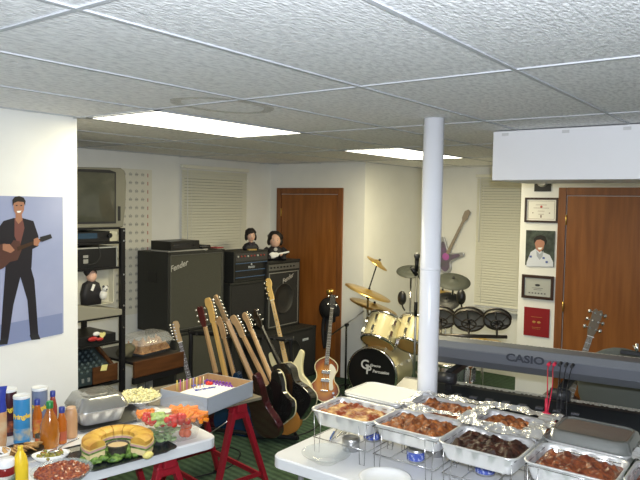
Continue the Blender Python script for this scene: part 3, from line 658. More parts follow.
def guitar(kind, lab, P0, P1, face, body, neck=maple_d, fb=rosew, head=None, guard=None, bind=None, tuners=6, group=None, cat='guitar', inline=True, hm=1.0, top=None, hw=1):
    S = SH[kind]; z = (P1-P0); L = z.length; z.normalize(); face = Vector(face); face = (face-z*face.dot(z)).normalized()
    y = -face; x = y.cross(z); sc = L/S['top']; mm = axes(P0, x, y, z) @ Matrix.Scale(sc, 4)
    t = thing('bass_guitar' if 'bass' in kind or kind == 'violin' else 'guitar', lab, cat, mat=mm, group=group)
    th = S['th']; o = S['out']
    b1 = nb(); prism(b1, o, -th/2, th/2); bo = obj('body', b1, body, t, .006)
    if bind:
        b1 = nb(); tube(b1, [(px, -th/2, pz) for px, pz in o]+[(o[0][0], -th/2, o[0][1])], .0055, 5, 1); obj('binding', b1, bind, bo)
    if top:
        b1 = nb(); cz = S['body']*.45
        prism(b1, [(px*.66, cz+(pz-cz)*.72) for px, pz in o], -th/2-.0015, -th/2-.0003); obj('sunburst_centre', b1, top, bo)
    if kind == 'acoustic':
        b1 = nb(); torus(b1, (0, -th/2-.0005, .36), (0, 1, 0), .052, .004, 28, 6); obj('rosette', b1, bind or binding, bo)
        b1 = nb(); lathe(b1, [(.001, 0), (.05, 0)], 28, (0, -th/2-.001, .36), (0, -1, 0)); obj('sound_hole', b1, ink, bo)
        b1 = nb(); bx(b1, (-.08, -th/2-.009, .155), (.08, -th/2, .18)); obj('bridge', b1, rosew, t, .003)
    else:
        for zz in ((.19, .27) if kind != 'pbass' else (.20,)):
            b1 = nb(); bx(b1, (-.042, -th/2-.012, zz), (.042, -th/2, zz+(.02 if kind != 'violin' else .032))); obj('pickup', b1, chrome if kind == 'violin' else ink, t, .002)
        b1 = nb(); bx(b1, (-.038, -th/2-.010, .10), (.038, -th/2, .135 if kind != 'violin' else .11)); obj('bridge', b1, chrome, t, .002)
        for q in ((.09, .09), (.105, .05)): b1 = nb(); cyl(b1, (q[0], -th/2, q[1]), (q[0], -th/2-.016, q[1]), .011, n=12); obj('knob', b1, chrome if kind != 'strat' else white, t)
    if guard:
        b1 = nb()
        gp = [(.03, .36), (.075, .35), (.10, .29), (.075, .21), (.085, .13), (.05, .12), (.04, .20)] if kind == 'violin' else [(.04, .31), (.10, .33), (.10, .22), (.13, .10), (.06, .07), (.0, .14), (-.08, .16), (-.09, .27), (-.03, .31)]
        prism(b1, closed(gp, 4), -th/2-.004, -th/2-.0003); obj('pickguard', b1, guard, t)
    nut, tp, fb0 = S['nut'], S['top'], S['fb0']
    b1 = nb(); loft(b1, [[V(s*w, yy, zz) for s, yy in ((-1, -th/2-.004), (1, -th/2-.004), (.6, -th/2+.014), (-.6, -th/2+.014))] for w, zz in ((.020, S['body']-.03), (.0155*hm, nut))]); obj('neck', b1, neck, t, .002)
    b1 = nb(); loft(b1, [[V(s*w, yy, zz) for s, yy in ((-1, -th/2-.010), (1, -th/2-.010), (1, -th/2-.0042), (-1, -th/2-.0042))] for w, zz in ((.0205, fb0), (.016*hm, nut))]); fo = obj('fretboard', b1, fb, t)
    b1 = nb(); b2 = nb()
    for k in range(1, 21):
        zz = nut-(nut-.12)*(1-2**(-k/12)); 
        if zz < fb0: break
        w = .016+(.0205-.016)*(nut-zz)/(nut-fb0); bx(b1, (-w, -th/2-.0115, zz-.0013), (w, -th/2-.0100, zz+.0013))
        if k in (3, 5, 7, 9, 12, 15): box(b2, (0, -th/2-.0104, zz+.016), (.008, .001, .008) if kind != 'violin' else (.022, .001, .014))
    obj('frets', b1, steel, fo); obj('inlays', b2, paper if fb is rosew else ink, fo)
    b1 = nb(); bx(b1, (-.0165*hm, -th/2-.0125, nut-.002), (.022*hm, -th/2-.004, nut+.003)); obj('nut', b1, paper, t)
    hl = tp-nut
    if inline: hp = closed([(-.016, nut), (.016, nut), (.020, nut+hl*.15), (.018, nut+hl*.55), (.030, nut+hl*.72), (.024, nut+hl*.95), (.0, tp), (-.022, nut+hl*.93), (-.030, nut+hl*.5), (-.024, nut+hl*.12)], 3)
    else: hp = [(-.016, nut), (.016, nut), (.027, nut+hl*.25), (.029, nut+hl*.9), (.016, tp), (0, tp-.012), (-.016, tp), (-.029, nut+hl*.9), (-.027, nut+hl*.25)]
    b1 = nb(); prism(b1, hp, -th/2-.002, -th/2+.012); ho = obj('headstock', b1, head or neck, t, .002)
    for k in range(tuners):
        if inline: s, zz = -1, nut+hl*(.16+.70*k/max(1, tuners-1))
        else: s, zz = (-1, 1)[k % 2], nut+hl*(.28+.56*(k//2)/max(1, tuners//2-1))
        xx = s*.017
        b1 = nb(); cyl(b1, (xx, -th/2-.014, zz), (xx, -th/2+.004, zz), .006, n=8); cyl(b1, (s*.02, -th/2+.008, zz), (s*.038, -th/2+.008, zz), .003, n=6); ball(b1, (s*.045, -th/2+.008, zz), .0125, (.8, .5, 1), 10, 6); obj('tuner', b1, chrome, ho)
    b1 = nb(); ns = 4 if tuners == 4 else 6
    for k in range(ns):
        q = (k-(ns-1)/2)/(ns-1)*2
        cyl(b1, (q*.022, -th/2-.014, .12 if kind != 'acoustic' else .168), (q*.0125, -th/2-.0135, nut), .0007 if tuners > 4 else .0012, n=4, cap=False)
    obj('strings', b1, steel, t)
    return t
def reach(B, px, py, L, far=True):
    d = ray(px, py); o = EYE-B; a = d.dot(d); b_ = 2*o.dot(d); c_ = o.dot(o)-L*L; D = b_*b_-4*a*c_
    s = (-b_+(math.sqrt(D) if far and D > 0 else -math.sqrt(D) if D > 0 else 0))/(2*a); return EYE+d*s
def rackg(kind, lab, bpx, bpy_, tpx, tpy, L, dist, face=(.98, .10, -.10), **k):
    # bottom on the line of sight at horizontal distance dist, leaning back against the rack
    d = ray(bpx, bpy_); B = EYE+d*(dist/math.hypot(d.x, d.y)); T = reach(B, tpx, tpy, L)
    return guitar(kind, lab, B, T, face, **k), B, T
def burst(mt, c, r):
    nt = mt.node_tree; tc = nt.nodes.new('ShaderNodeTexCoord'); mp = nt.nodes.new('ShaderNodeMapping'); mp.vector_type = 'TEXTURE'
    mp.inputs['Location'].default_value = c; mp.inputs['Scale'].default_value = r
    g = nt.nodes.new('ShaderNodeTexGradient'); g.gradient_type = 'SPHERICAL'; rp_ = nt.nodes.new('ShaderNodeValToRGB')
    e = rp_.color_ramp.elements; e[0].position = .0; e[0].color = (.06, .016, .006, 1); e[1].position = .5; e[1].color = (.50, .20, .012, 1); k = e.new(.25); k.color = (.26, .06, .006, 1)
    nt.links.new(tc.outputs['Object'], mp.inputs[0]); nt.links.new(mp.outputs[0], g.inputs[0]); nt.links.new(g.outputs['Fac'], rp_.inputs[0]); nt.links.new(rp_.outputs[0], nt.nodes['Principled BSDF'].inputs['Base Color'])
gb = M('gloss_black', (.010, .010, .011), .12, coat=1)
burg = M('burgundy', (.045, .006, .010), .18, coat=1)
blue_g = M('blue_gloss', (.008, .03, .08), .2, coat=1)
tan = M('tan_body', (.35, .2, .08), .3, coat=.5)
sun = M('sunburst_edge', (.11, .032, .010), .22, coat=.6)
burst(sun, (0, 0, .20), (.155, .2, .27))
sunc = M('sunburst_amber', (.56, .24, .05), .25, coat=.6, c2=(.48, .19, .035), ns=4)
creamb = M('cream_body', (.80, .74, .46), .22, coat=.6)
GRP = 'guitars on the long rack'
rackg('strat', 'guitar with rosewood neck leaning behind the sheet cake box, leftmost headstock', 204, 436, 175, 321, 1.0, 5.75, face=(-.7, -.7, .1), hw=.8, body=M('brown_body', (.10, .04, .02), .3), neck=maple_d, fb=rosew, head=M('headstock_tan', (.42, .28, .12), .4), group=GRP)
rackg('acoustic', 'guitar with small dark red headstock and pale edge line, first on the rack', 226, 436, 196, 307, 1.06, 5.55, body=burg, neck=maple_d, fb=M('pale_fingerboard', (.45, .33, .18), .4), head=M('darkred_head', (.10, .02, .02), .3), inline=False, group=GRP)
rackg('strat', 'guitar with plain light yellow headstock, between the dark red one and the white tuners', 236, 434, 206, 298, 1.02, 5.45, body=blue_g, neck=maple, fb=maple_d, head=maple, group=GRP)
rackg('strat', 'guitar with lowest narrow headstock in the gap of the rack row', 248, 436, 217, 317, .93, 5.40, body=blue_g, neck=maple_d, fb=rosew, head=maple_d, group=GRP)
rackg('strat', 'guitar with bright white tuners and tan neck, burgundy body at the front of the rack', 273, 437, 213, 296, 1.07, 5.05, face=(.93, -.36, -.1), body=burg, neck=maple_d, fb=M('neck_tan', (.52, .33, .19), .4), head=M('head_tan', (.5, .33, .18), .4), group=GRP)
rackg('strat', 'guitar with tan neck and amber body peeking out at the carpet under the black ones', 289, 434, 231, 316, 1.02, 5.32, body=sunc, neck=maple_d, fb=M('neck_tan', ()), head=M('head_tan', ()), group=GRP)
rackg('tele', 'guitar with black body edged in cream beside the burgundy one', 286, 421, 242, 313, .99, 5.08, face=(.96, -.2, -.1), body=gb, neck=maple_d, fb=M('neck_tan', ()), head=M('head_tan', ()), bind=binding, group=GRP)
tac, Ba, Ta = rackg('acoustic', 'black acoustic guitar with cream edge binding, rightmost large body on the rack', 302, 420, 250, 310, 1.03, 5.28, body=gb, neck=blackp, fb=M('fb_dark', (.02, .015, .012), .4), head=gb, bind=binding, inline=False, group=GRP)
rackg('pbass', 'bass guitar with yellow maple neck and cream body standing behind the black acoustic', 297, 404, 268.5, 279, 1.17, 5.50, face=(-.95, -.30, .1), body=creamb, neck=maple, fb=maple, head=M('maple_head', (.74, .50, .17), .3), tuners=4, group=GRP)
tvb, Bv, Tv = rackg('violin', 'violin shaped sunburst bass guitar with white pickguard in front of the wooden door', 323, 402, 333, 295, 1.06, 6.25, face=(-.80, -.60, .15), body=sun, neck=M('neck_dark', (.06, .03, .02), .4), fb=M('fb_grey', (.09, .075, .06), .35), head=ink, guard=M('pearl_guard', (.72, .69, .60), .3), bind=binding, tuners=4, inline=False, cat='bass guitar')
# rack that holds them
t = thing('guitar_rack', 'long black tube guitar rack holding the row of guitars', 'guitar stand', (0, 0, 0))
def pd(px, py, dist): d = ray(px, py); return EYE+d*(dist/math.hypot(d.x, d.y))
A, B = pd(191, 352, 5.95), pd(291, 342, 5.62); A.z = B.z = .76
t.location = V((A.x+B.x)/2, (A.y+B.y)/2, 0); o_ = t.location
ax_ = (B-A).normalized(); fwv = V(-.62, -.70, 0)
b1 = nb(); tube(b1, [V(A.x, A.y, .03)-o_, V(A.x, A.y, .70)-o_, A+ax_*.06-o_, B-ax_*.06-o_, V(B.x, B.y, .70)-o_, V(B.x, B.y, .03)-o_], .020, 10, 6); obj('upper_bar', b1, blackm, t)
b1 = nb(); A2 = A+fwv*.42; B2 = B+fwv*.42
tube(b1, [V(A2.x, A2.y, .04)-o_, V(B2.x, B2.y, .04)-o_], .018, 8, 1); obj('lower_bar', b1, blackm, t)
for Q, Q2 in ((A, A2), (B, B2)): b1 = nb(); tube(b1, [V(Q.x, Q.y, .03)-o_, V(Q2.x, Q2.y, .04)-o_], .015, 8, 1); obj('foot_bar', b1, blackm, t)
b1 = nb()
for k in range(9):
    q = A.lerp(B, (k+.5)/9)-o_; cyl(b1, q+V(0, 0, -.005), q+fwv*.07+V(0, 0, .0), .011, n=8)
obj('padded_pegs', b1, M('foam_black', (.02, .02, .02), .9), t)
# stand of the violin bass and the cap
t = thing('guitar_stand', 'black tripod guitar stand behind the violin shaped bass', 'guitar stand', (Bv.x+.22, Bv.y+.12, 0)); o_ = t.location
b1 = nb(); cyl(b1, (0, 0, .12), (Tv.x-o_.x+.04, Tv.y-o_.y+.04, .80), .011); obj('pole', b1, blackm, t)
for q in ((.18, .12), (-.24, .06), (.02, -.26)): b1 = nb(); cyl(b1, (0, 0, .16), (q[0], q[1], .008), .009); obj('leg', b1, blackm, t)
b1 = nb(); tube(b1, [(-.20, .02, .16), (-.10, -.02, .13), (0, 0, .15), (0, -.12, .13), (-.08, -.22, .16)], .009, 8); obj('yoke', b1, blackm, t)
p = onX(327, 309, 5.93)
t = thing('hat', 'black round cap with hanging strap hooked on the wooden door behind the bass', 'hat', p)
b1 = nb(); lathe(b1, [(.10, 0), (.115, .02), (.10, .06), (.06, .085), (.001, .09)], 24, (.06, 0, 0), (-1, 0, -.1), cap0=True); obj('crown', b1, M('cap_black', (.014, .014, .016), .8), t)
b1 = nb(); lathe(b1, [(.105, 0), (.145, .006), (.143, .012), (.10, .014)], 28, (.055, 0, -.02), (-1, 0, -.1)); obj('brim', b1, M('cap_black', ()), t)
b1 = nb(); tube(b1, [(.05, .06, -.05), (.04, .08, -.25), (.045, .05, -.45), (.045, .03, -.30), (.05, .02, -.06)], .022, 8); obj('strap', b1, M('cap_black', ()), t)
# wall guitar on the window wall
p0, p1 = onX(444, 262, XW-.03), onX(469, 211, XW-.03)
p0 = p0+(p0-p1)*.02
t = thing('wall_guitar', 'silver and purple star bodied guitar ornament hanging on the far wall right of the post', 'wall guitar', mat=axes(p0, (0, -1, 0), (1, 0, 0), (0, 0, 1)))
d_ = (p1-p0); ang = math.atan2(-d_.y, d_.z); L = math.hypot(d_.y, d_.z)
Rm = Matrix.Rotation(ang, 3, 'Y')
def rp(pts, s=1): return [((Rm @ V(x*s, 0, z*s)).x, (Rm @ V(x*s, 0, z*s)).z) for x, z in pts]
star = closed([(0, -.10), (.10, -.11), (.13, -.02), (.09, .06), (.13, .14), (.20, .22), (.17, .25), (.08, .19), (.02, .17), (-.04, .20), (-.13, .29), (-.17, .27), (-.13, .16), (-.10, .06), (-.14, -.03), (-.10, -.11)], 4)
b1 = nb(); prism(b1, rp(star, .95), -.02, .012); obj('body', b1, M('ornament_silver', (.42, .43, .46), .3, .6), t, .004)
b1 = nb(); prism(b1, rp([(x*.8, z*.8+.01) for x, z in star], .95), -.024, -.0205); obj('inner_panel', b1, M('ornament_purple', (.20, .13, .24), .3, .3, c2=(.14, .14, .16), ns=9), t)
b1 = nb(); prism(b1, rp([(-.018, .13), (.018, .13), (.014, L-.13), (-.014, L-.13)]), -.03, -.01); obj('neck', b1, M('ornament_tan', (.30, .25, .20), .4), t)
b1 = nb(); prism(b1, rp([(-.014, L-.13), (.014, L-.13), (.035, L-.10), (.03, L), (-.005, L+.015), (-.035, L-.02), (-.03, L-.10)]), -.032, -.012); obj('headstock', b1, M('ornament_tan', ()), t)
b1 = nb(); q = rp([(0, .09)])[0]; lathe(b1, [(.001, 0), (.04, .002), (.045, .0)], 20, (q[0], -.026, q[1]), (0, -1, 0)); obj('round_disc', b1, M('ornament_pink', (.45, .12, .40), .3), t)
# guitar by the right door
d_ = 4.9; Bq = pd(543, 470, 5.35); Tq = reach(Bq, 598, 309, 1.16)
guitar('acoustic', 'guitar with open headstock leaning on the right wooden door behind the keyboards', Bq, Tq, (-.9, -.35, .1), body=M('dark_brown', (.05, .025, .015), .3), neck=M('neck_dark', ()), fb=M('fb_olive', (.16, .13, .08), .4), head=M('head_olive', (.16, .12, .07), .4), inline=False)
p = pd(637, 351, 4.2)

# ------------------------------------------------------------------ drums and percussion
def drum(name, lab, c, axis, R, Ld, topm, botm, shell=cream, n=8, cat='drum', group=None, logo=None):
    x, y, d = frame_of(axis); t = thing(name, lab, cat, mat=axes(c, x, y, d), group=group)   # local z = towards batter head
    b1 = nb(); lathe(b1, [(R, -Ld/2), (R, Ld/2)], 40); obj('shell', b1, shell, t)
    for s, mt_ in ((1, topm), (-1, botm)):
        b1 = nb(); lathe(b1, [(.001, s*(Ld/2+.002)), (R*.99, s*(Ld/2+.002))], 40); obj('drum_head', b1, mt_, t)
        b1 = nb(); lathe(b1, [(R-.004, s*(Ld/2+.010)), (R+.010, s*(Ld/2+.010)), (R+.010, s*(Ld/2-.014)), (R, s*(Ld/2-.014))], 40); obj('hoop', b1, chrome, t)
    for i in range(n):
        a = 2*PI*(i+.5)/n; u = V(math.cos(a), math.sin(a), 0); b1 = nb()
        for s in (-1, 1):
            q = u*(R+.010)+V(0, 0, s*Ld*.22); box(b1, q, (.030, .026, .055), Matrix.Rotation(a, 3, 'Z')); cyl(b1, u*(R+.013)+V(0, 0, s*Ld*.25), u*(R+.013)+V(0, 0, s*(Ld/2+.006)), .0032, n=6)
        obj('lug', b1, chrome, t)
    return t
coated = M('drum_coated', (.78, .76, .70), .6)
bc = onX(371, 391, 5.45); bc.z = .268
bd = V(1, .12, 0).normalized()
bt = drum('bass_drum', 'cream bass drum with black front head lettered in white', bc+bd*.23, bd, .258, .44, coated, M('drum_black_head', (.012, .012, .013), .3), n=8)
for s in (-1, 1):
    b1 = nb(); x_, y_, _d = frame_of(bd)
    w0 = bc+bd*.12+V(0, s*.2, -.08)
    mi = bt.matrix_world.inverted(); cyl(b1, mi @ w0, mi @ V(w0.x-.06, w0.y+s*.14, .004), .008); obj('spur', b1, chrome, bt)
mt_ = bt.matrix_world.inverted() @ axes(bc-bd*.006+V(0, .03, .07), (bd.y, -bd.x, 0), (0, 0, 1), (-bd.x, -bd.y, 0))
lw = M('logo_white', (.75, .75, .75), .5)
text('logo', 'G', .13, lw, bt, mt_ @ Matrix.Translation((-.04, .015, 0)), .001, 0, .002)
text('logo', 'P', .12, lw, bt, mt_ @ Matrix.Translation((.0, -.035, 0)), .001, 0, .002)
text('logo', 'Groove', .035, lw, bt, mt_ @ Matrix.Translation((.07, .02, 0)), .001, .2, .001)
text('logo', 'Percussion', .04, lw, bt, mt_ @ Matrix.Translation((.13, -.035, 0)), .001, .2, .001)
tax = V(.56, .02, .74)
c1 = onX(382, 331, 5.60); drum('tom_drum', 'cream tom drum with amber underside, left one above the bass drum', c1, tax, .165, .27, coated, amber_head, n=6, group=None)
c2_ = onX(414, 334, 5.78); drum('tom_drum', 'cream tom drum partly hidden behind the white post', c2_, tax, .165, .27, coated, amber_head, n=6)
t = thing('tom_mount', 'chrome double tom holder rising from the bass drum', 'drum hardware', (bc.x+.22, bc.y+.02, .525)); o_ = t.location
b1 = nb(); cyl(b1, (0, 0, .01), (0, 0, .22), .012); obj('post', b1, chrome, t)
for cc in (c1, c2_): b1 = nb(); v = cc-o_; tube(b1, [(0, 0, .20), (v.x*.3, v.y*.3, .26), v*1.0-Vector(tax).normalized()*.0-v.normalized()*.17], .009, 8); obj('arm', b1, chrome, t)
def cymbal(parent_t, c, axis, R, mat, name='cymbal'):
    b1 = nb(); lathe(b1, [(.006, .030), (.022, .029), (.04, .018), (.052, .010), (R*.6, .005), (R, -.006), (R, -.008), (R*.6, .003), (.05, .007)], 44, Vector(c), axis); o = obj(name, b1, mat, parent_t)
    b1 = nb(); a = Vector(axis).normalized(); cyl(b1, Vector(c)+a*.025, Vector(c)+a*.05, .014, .010, n=10); obj('wing_nut', b1, ink, o)
    return o
def tripod(t, base, h, spread=.28, r=.011):
    b1 = nb(); cyl(b1, (0, 0, .10), (0, 0, h), r); obj('pole', b1, chrome, t)
    for k in range(3):
        a = k*2.094+.5; b1 = nb(); cyl(b1, (0, 0, .30), (math.cos(a)*spread, math.sin(a)*spread, .012), .008); ball(b1, (math.cos(a)*spread, math.sin(a)*spread, .012), .012, n=8, k=5); obj('leg', b1, chrome, t)
c = onX(368, 292, 5.60); sp = onX(377.5, 263, 5.72)
t = thing('cymbal_stand', 'stand with wide bronze crash cymbal and a small splash cymbal on a rod above it', 'cymbal', (c.x, c.y, 0)); tripod(t, None, c.z)
cymbal(t, (0, 0, c.z), (.15, -.30, .92), .245, brass)
b1 = nb(); cyl(b1, (0, 0, c.z), sp-t.location, .007); cyl(b1, (0, 0, c.z+.03), (0, 0, c.z-.06), .018); obj('rod', b1, blackm, t)
cymbal(t, sp-t.location, (.22, -.52, .80), .125, brass, 'splash_cymbal')
c = onX(373.5, 306, 5.78)
t = thing('cymbal_stand', 'stand with second bronze cymbal just above the left tom', 'cymbal', (c.x+.0, c.y, 0)); tripod(t, None, c.z); cymbal(t, (0, 0, c.z), (.13, -.26, .92), .255, brass)
grc = M('pad_grey', (.055, .06, .05), .6)
def pad(px, py, X, R, axis, lab, mat=grc):
    c = onX(px, py, X); t = thing('cymbal_pad', lab, 'cymbal', (c.x, c.y, 0)); tripod(t, None, c.z-.0); cymbal(t, (0, 0, c.z), axis, R, mat); return t
pad(411, 271, 6.0, .15, (-.30, -.16, .9), 'dark grey rubber cymbal pad left of the white post beside the microphone')
pad(453, 281, 6.1, .175, (-.30, -.22, .86), 'dark grey rubber cymbal pad tilted on the right side of the white post')
pad(442, 293, 6.4, .19, (-.02, -.18, .95), 'bronze cymbal half hidden behind the white post, under the grey pad', brass)
pad(446, 301, 6.0, .145, (-.5, -.1, .8), 'black round pad right of the white post below the bronze cymbal', M('pad_black', (.03, .03, .03), .5))
for px, py, lab in ((402, 298, 'black oval clip microphone between the two toms, left of the post'), (461, 297, 'black oval clip microphone right of the post above the roto toms')):
    p = onX(px, py, 5.75); t = thing('clip_microphone', lab, 'microphone', p)
    b1 = nb(); ball(b1, (0, 0, 0), .047, (.8, 1, 1.55)); obj('capsule', b1, blackp, t)
    b1 = nb(); tube(b1, [(0, 0, -.045), (.02, 0, -.09), (.06, .0, -.13)], .008, 8); obj('clip', b1, blackm, t)
    b1 = nb(); torus(b1, (0, 0, .0), (0, 0, 1), .030, .004); obj('ring', b1, M('ring_grey', (.08, .08, .08), .4), t)
p = onX(417, 256, 4.9)
t = thing('microphone_stand', 'tall microphone stand with vocal microphone just left of the white post', 'microphone stand', (p.x, p.y, 0)); q = onX(414, 270, 4.9)
b1 = nb(); cyl(b1, (0, 0, .05), (0, 0, p.z-.12), .010); obj('pole', b1, steel, t)
b1 = nb(); cyl(b1, (0, 0, 1.0), (0, 0, 1.12), .015); obj('clutch', b1, blackm, t)
b1 = nb(); cyl(b1, (.0, .0, p.z-.13), (0, 0, p.z-.02), .014, .019); ob = obj('microphone', b1, blackp, t); b1 = nb(); ball(b1, (0, 0, p.z), .026, (1, 1, 1.1)); obj('microphone_grille', b1, M('mic_grille', (.12, .12, .12), .5, .5), ob)
b1 = nb(); cyl(b1, (0, -.0, p.z-.16), (-.03, .03, p.z-.10), .018); obj('clip', b1, blackp, t)
b1 = nb(); lathe(b1, [(.13, 0), (.13, .012), (.03, .03), (.012, .05)], 24, cap0=True); obj('round_base', b1, blackm, t)
b1 = nb(); tube(b1, [(0, -.01, p.z-.15), (.02, -.05, 1.2), (.0, -.03, .8), (.03, -.04, .4), (.1, .1, .01)], .004, 6); obj('cable', b1, ink, t)
# boom stand by the wall
p = onX(346.5, 325, 5.5); q1, q2 = onX(331, 335, 5.5), onX(364, 311, 5.6)
t = thing('boom_stand', 'black boom microphone stand between the violin shaped bass and the cymbals', 'microphone stand', (p.x, p.y, 0))
b1 = nb(); cyl(b1, (0, 0, .05), (0, 0, p.z), .010); obj('pole', b1, blackm, t)
b1 = nb(); cyl(b1, q1-t.location, q2-t.location, .006); obj('boom_arm', b1, steel, t)
b1 = nb(); cyl(b1, (-.012, 0, p.z), (.022, 0, p.z), .018); obj('clutch', b1, blackp, t)
for k in range(3): a = k*2.094; b1 = nb(); cyl(b1, (0, 0, .10), (math.cos(a)*.26, math.sin(a)*.26, .01), .008); obj('leg', b1, blackm, t)
# roto toms
dkm = M('roto_metal', (.10, .085, .07), .3, .7)
rh = M('roto_head', (.24, .23, .20), .5)
rax = V(.72, .28, .62)
_bz = onX(470, 336, 5.05).z; bar0, bar1 = onZ(430, 335, _bz), onZ(507, 337, _bz)
for px, py, R, lab in ((441, 319, .118, 'roto tom next to the white post, partly behind it'), (469, 321, .128, 'middle roto tom of the three on the bar'), (497, 321, .105, 'roto tom nearest the window sill, farthest from the post')):
    c = onX(px, py, 5.15); x_, y_, d_ = frame_of(rax); t = thing('roto_tom', lab, 'drum', mat=axes(c, x_, y_, d_), group='roto toms on the bar')
    b1 = nb(); torus(b1, (0, 0, 0), (0, 0, 1), R, .008, 36, 8); torus(b1, (0, 0, .035), (0, 0, 1), R+.004, .007, 36, 8); obj('rim', b1, dkm, t)
    b1 = nb(); lathe(b1, [(.001, .03), (R, .03), (R, .0)], 36); obj('drum_head', b1, rh, t)
    b1 = nb(); torus(b1, (0, 0, -.035), (0, 0, 1), R*.45, .007, 24, 6)
    for k in range(6): a = k*PI/3+.4; u = V(math.cos(a), math.sin(a), 0); cyl(b1, u*R, u*R*.45+V(0, 0, -.035), .006, n=6); cyl(b1, u*R*.45+V(0, 0, -.035), V(0, 0, -.03), .006, n=6)
    obj('spider_frame', b1, dkm, t)
    b1 = nb(); mi = t.matrix_world.inverted(); cyl(b1, (0, 0, -.08), (0, 0, .0), .012); cyl(b1, (0, 0, -.075), mi @ (bar0.lerp(bar1, (px-430)/77)), .009); obj('mount', b1, dkm, t)
t = thing('percussion_bar', 'dark horizontal bar on a stand carrying the three roto toms', 'stand', ((bar0.x+bar1.x)/2, (bar0.y+bar1.y)/2, 0)); o_ = t.location
b1 = nb(); cyl(b1, bar0-o_, bar1-o_, .015, n=12); obj('bar', b1, dkm, t)
b1 = nb(); cyl(b1, (0, 0, .05), (0, 0, bar0.z), .012); obj('pole', b1, chrome, t)
for k in range(3): a = k*2.094; b1 = nb(); cyl(b1, (0, 0, .25), (math.cos(a)*.26, math.sin(a)*.26, .01), .008); obj('leg', b1, chrome, t)
pad(483, 341, 5.6, .17, (0, 0, 1), 'bronze cymbal lying level under the roto tom bar behind the keyboard', brass)
c = onX(452, 372, 5.1); t = drum('snare_drum', 'shallow chrome snare drum seen under the upper keyboard beside the white post', c, (.1, 0, 1), .17, .13, coated, coated, shell=chrome, n=8)
t = thing('snare_stand', 'chrome stand under the snare drum', 'stand', (c.x, c.y, 0)); b1 = nb(); cyl(b1, (0, 0, .1), (0, 0, c.z-.09), .012); obj('pole', b1, chrome, t)
for k in range(3): a = k*2.094; b1 = nb(); cyl(b1, (0, 0, .3), (math.cos(a)*.22, math.sin(a)*.22, .01), .008); obj('leg', b1, chrome, t); b1 = nb(); cyl(b1, (0, 0, c.z-.12), (math.cos(a)*.16, math.sin(a)*.16, c.z-.06), .007); obj('basket_arm', b1, chrome, t)

# ------------------------------------------------------------------ keyboards on their stand
KZ = 1.13
A = onZ(440, 339.5, KZ); B = onZ(640, 363, KZ); dv = (B-A).normalized(); dv.z = 0; dv.normalize(); nv = V(-dv.y, dv.x, 0)   # nv away from camera
if nv.x < 0: nv = -nv
A0 = A-dv*.13; KL = 1.34
kb = axes(A0+dv*KL/2, dv, nv, (0, 0, 1))      # local x along keyboard (to the right), y away, z up ; origin at top back edge
kg = M('keyboard_grey', (.15, .16, .18), .42); kg2 = M('keyboard_grey_dark', (.10, .108, .13), .45)
t = thing('electric_keyboard', 'grey electric keyboard seen from behind with dark lettering, on the upper tier', 'keyboard', mat=kb)
b1 = nb(); prism(b1, [(0, 0), (-.022, -.035), (-.022, -.095), (.03, -.145), (.34, -.145), (.36, -.12), (.36, -.07), (.19, -.05), (.12, .0)], -KL/2, KL/2, 'x'); obj('body', b1, kg, t, .006)
b1 = nb(); bx(b1, (-KL/2+.01, -.0245, -.094), (KL/2-.01, -.0222, -.040)); obj('back_panel', b1, kg2, t)
b1 = nb(); bx(b1, (-KL/2+.06, .2, -.052), (KL/2-.06, .35, -.045)); obj('white_keys', b1, white, t)
b1 = nb()
for k in range(50):
    if k % 7 in (0, 1, 3, 4, 5): x_ = -KL/2+.075+k*.0238; bx(b1, (x_, .2, -.046), (x_+.012, .29, -.034))
obj('black_keys', b1, ink, t)
tq = onX(525, 359, 3.6); d_ = ray(525, 359.5); mi = kb.inverted()
o0, d0 = mi @ EYE, mi.to_3x3() @ d_; s_ = (-.024-o0.y)/d0.y; hit = o0+d0*s_
text('logo', 'CASIO', .058, M('logo_dark', (.028, .032, .045), .4), t, Matrix(((1,0,0,hit.x),(0,0,-1,-.0255),(0,1,0,hit.z),(0,0,0,1))) @ Matrix.Scale(1.25, 4, (1,0,0)), .0008, 0, .002)
# plugs and cables on the back
def hit_at(px, py, yy=-.03):
    d1 = mi.to_3x3() @ ray(px, py); s1 = (yy-o0.y)/d1.y; return kb @ (o0+d1*s1)
cr = M('cable_red', (.60, .02, .06), .35)
def cable(name, lab, px, py, pts, mat, r=.003, plug=True):
    P = hit_at(px, py); t = thing(name, lab, 'cable', P); b1 = nb(); tube(b1, [(0, 0, 0)]+[hit_at(x, y, yy)-P for x, y, yy in pts], r, 6); obj('wire', b1, mat, t)
    b1 = nb(); cyl(b1, nv*.005, -nv*.05, .009, n=10); obj('plug', b1, mat, t); return t
cable('red_cable', 'red cable hanging from the keyboard back, left of the pair', 550, 363, [(548, 368, -.07), (547.5, 385, -.22), (547, 405, -.30), (545, 420, -.31)], cr)
cable('red_cable', 'red cable hanging from the keyboard back, right of the pair', 555.5, 363, [(553, 368, -.07), (552.5, 385, -.22), (549, 405, -.30), (546, 422, -.31)], cr)
cable('black_cable', 'black cable plugged next to the red pair on the keyboard back', 561, 363, [(560, 372, -.07), (558, 390, -.24), (556, 420, -.31)], ink, .0025)
cable('black_cable', 'middle black cable of three on the keyboard back', 567, 364, [(565, 373, -.07), (562, 392, -.24), (560, 420, -.31)], ink, .0025)
cable('black_cable', 'black cable plugged farthest from the lettering on the keyboard back', 573, 365, [(570, 374, -.07), (567, 392, -.24), (566, 420, -.31)], ink, .0025)
p = hit_at(546, 418, -.33); t = thing('red_connector', 'red coiled plug end where the red cables meet above the trays', 'cable', p)
b1 = nb(); torus(b1, (0, 0, .0), nv+V(0, 0, .3), .028, .009, 20, 8); torus(b1, (0, -.02, -.01), nv+V(0, .4, .1), .022, .008, 20, 8); obj('coil', b1, cr, t)
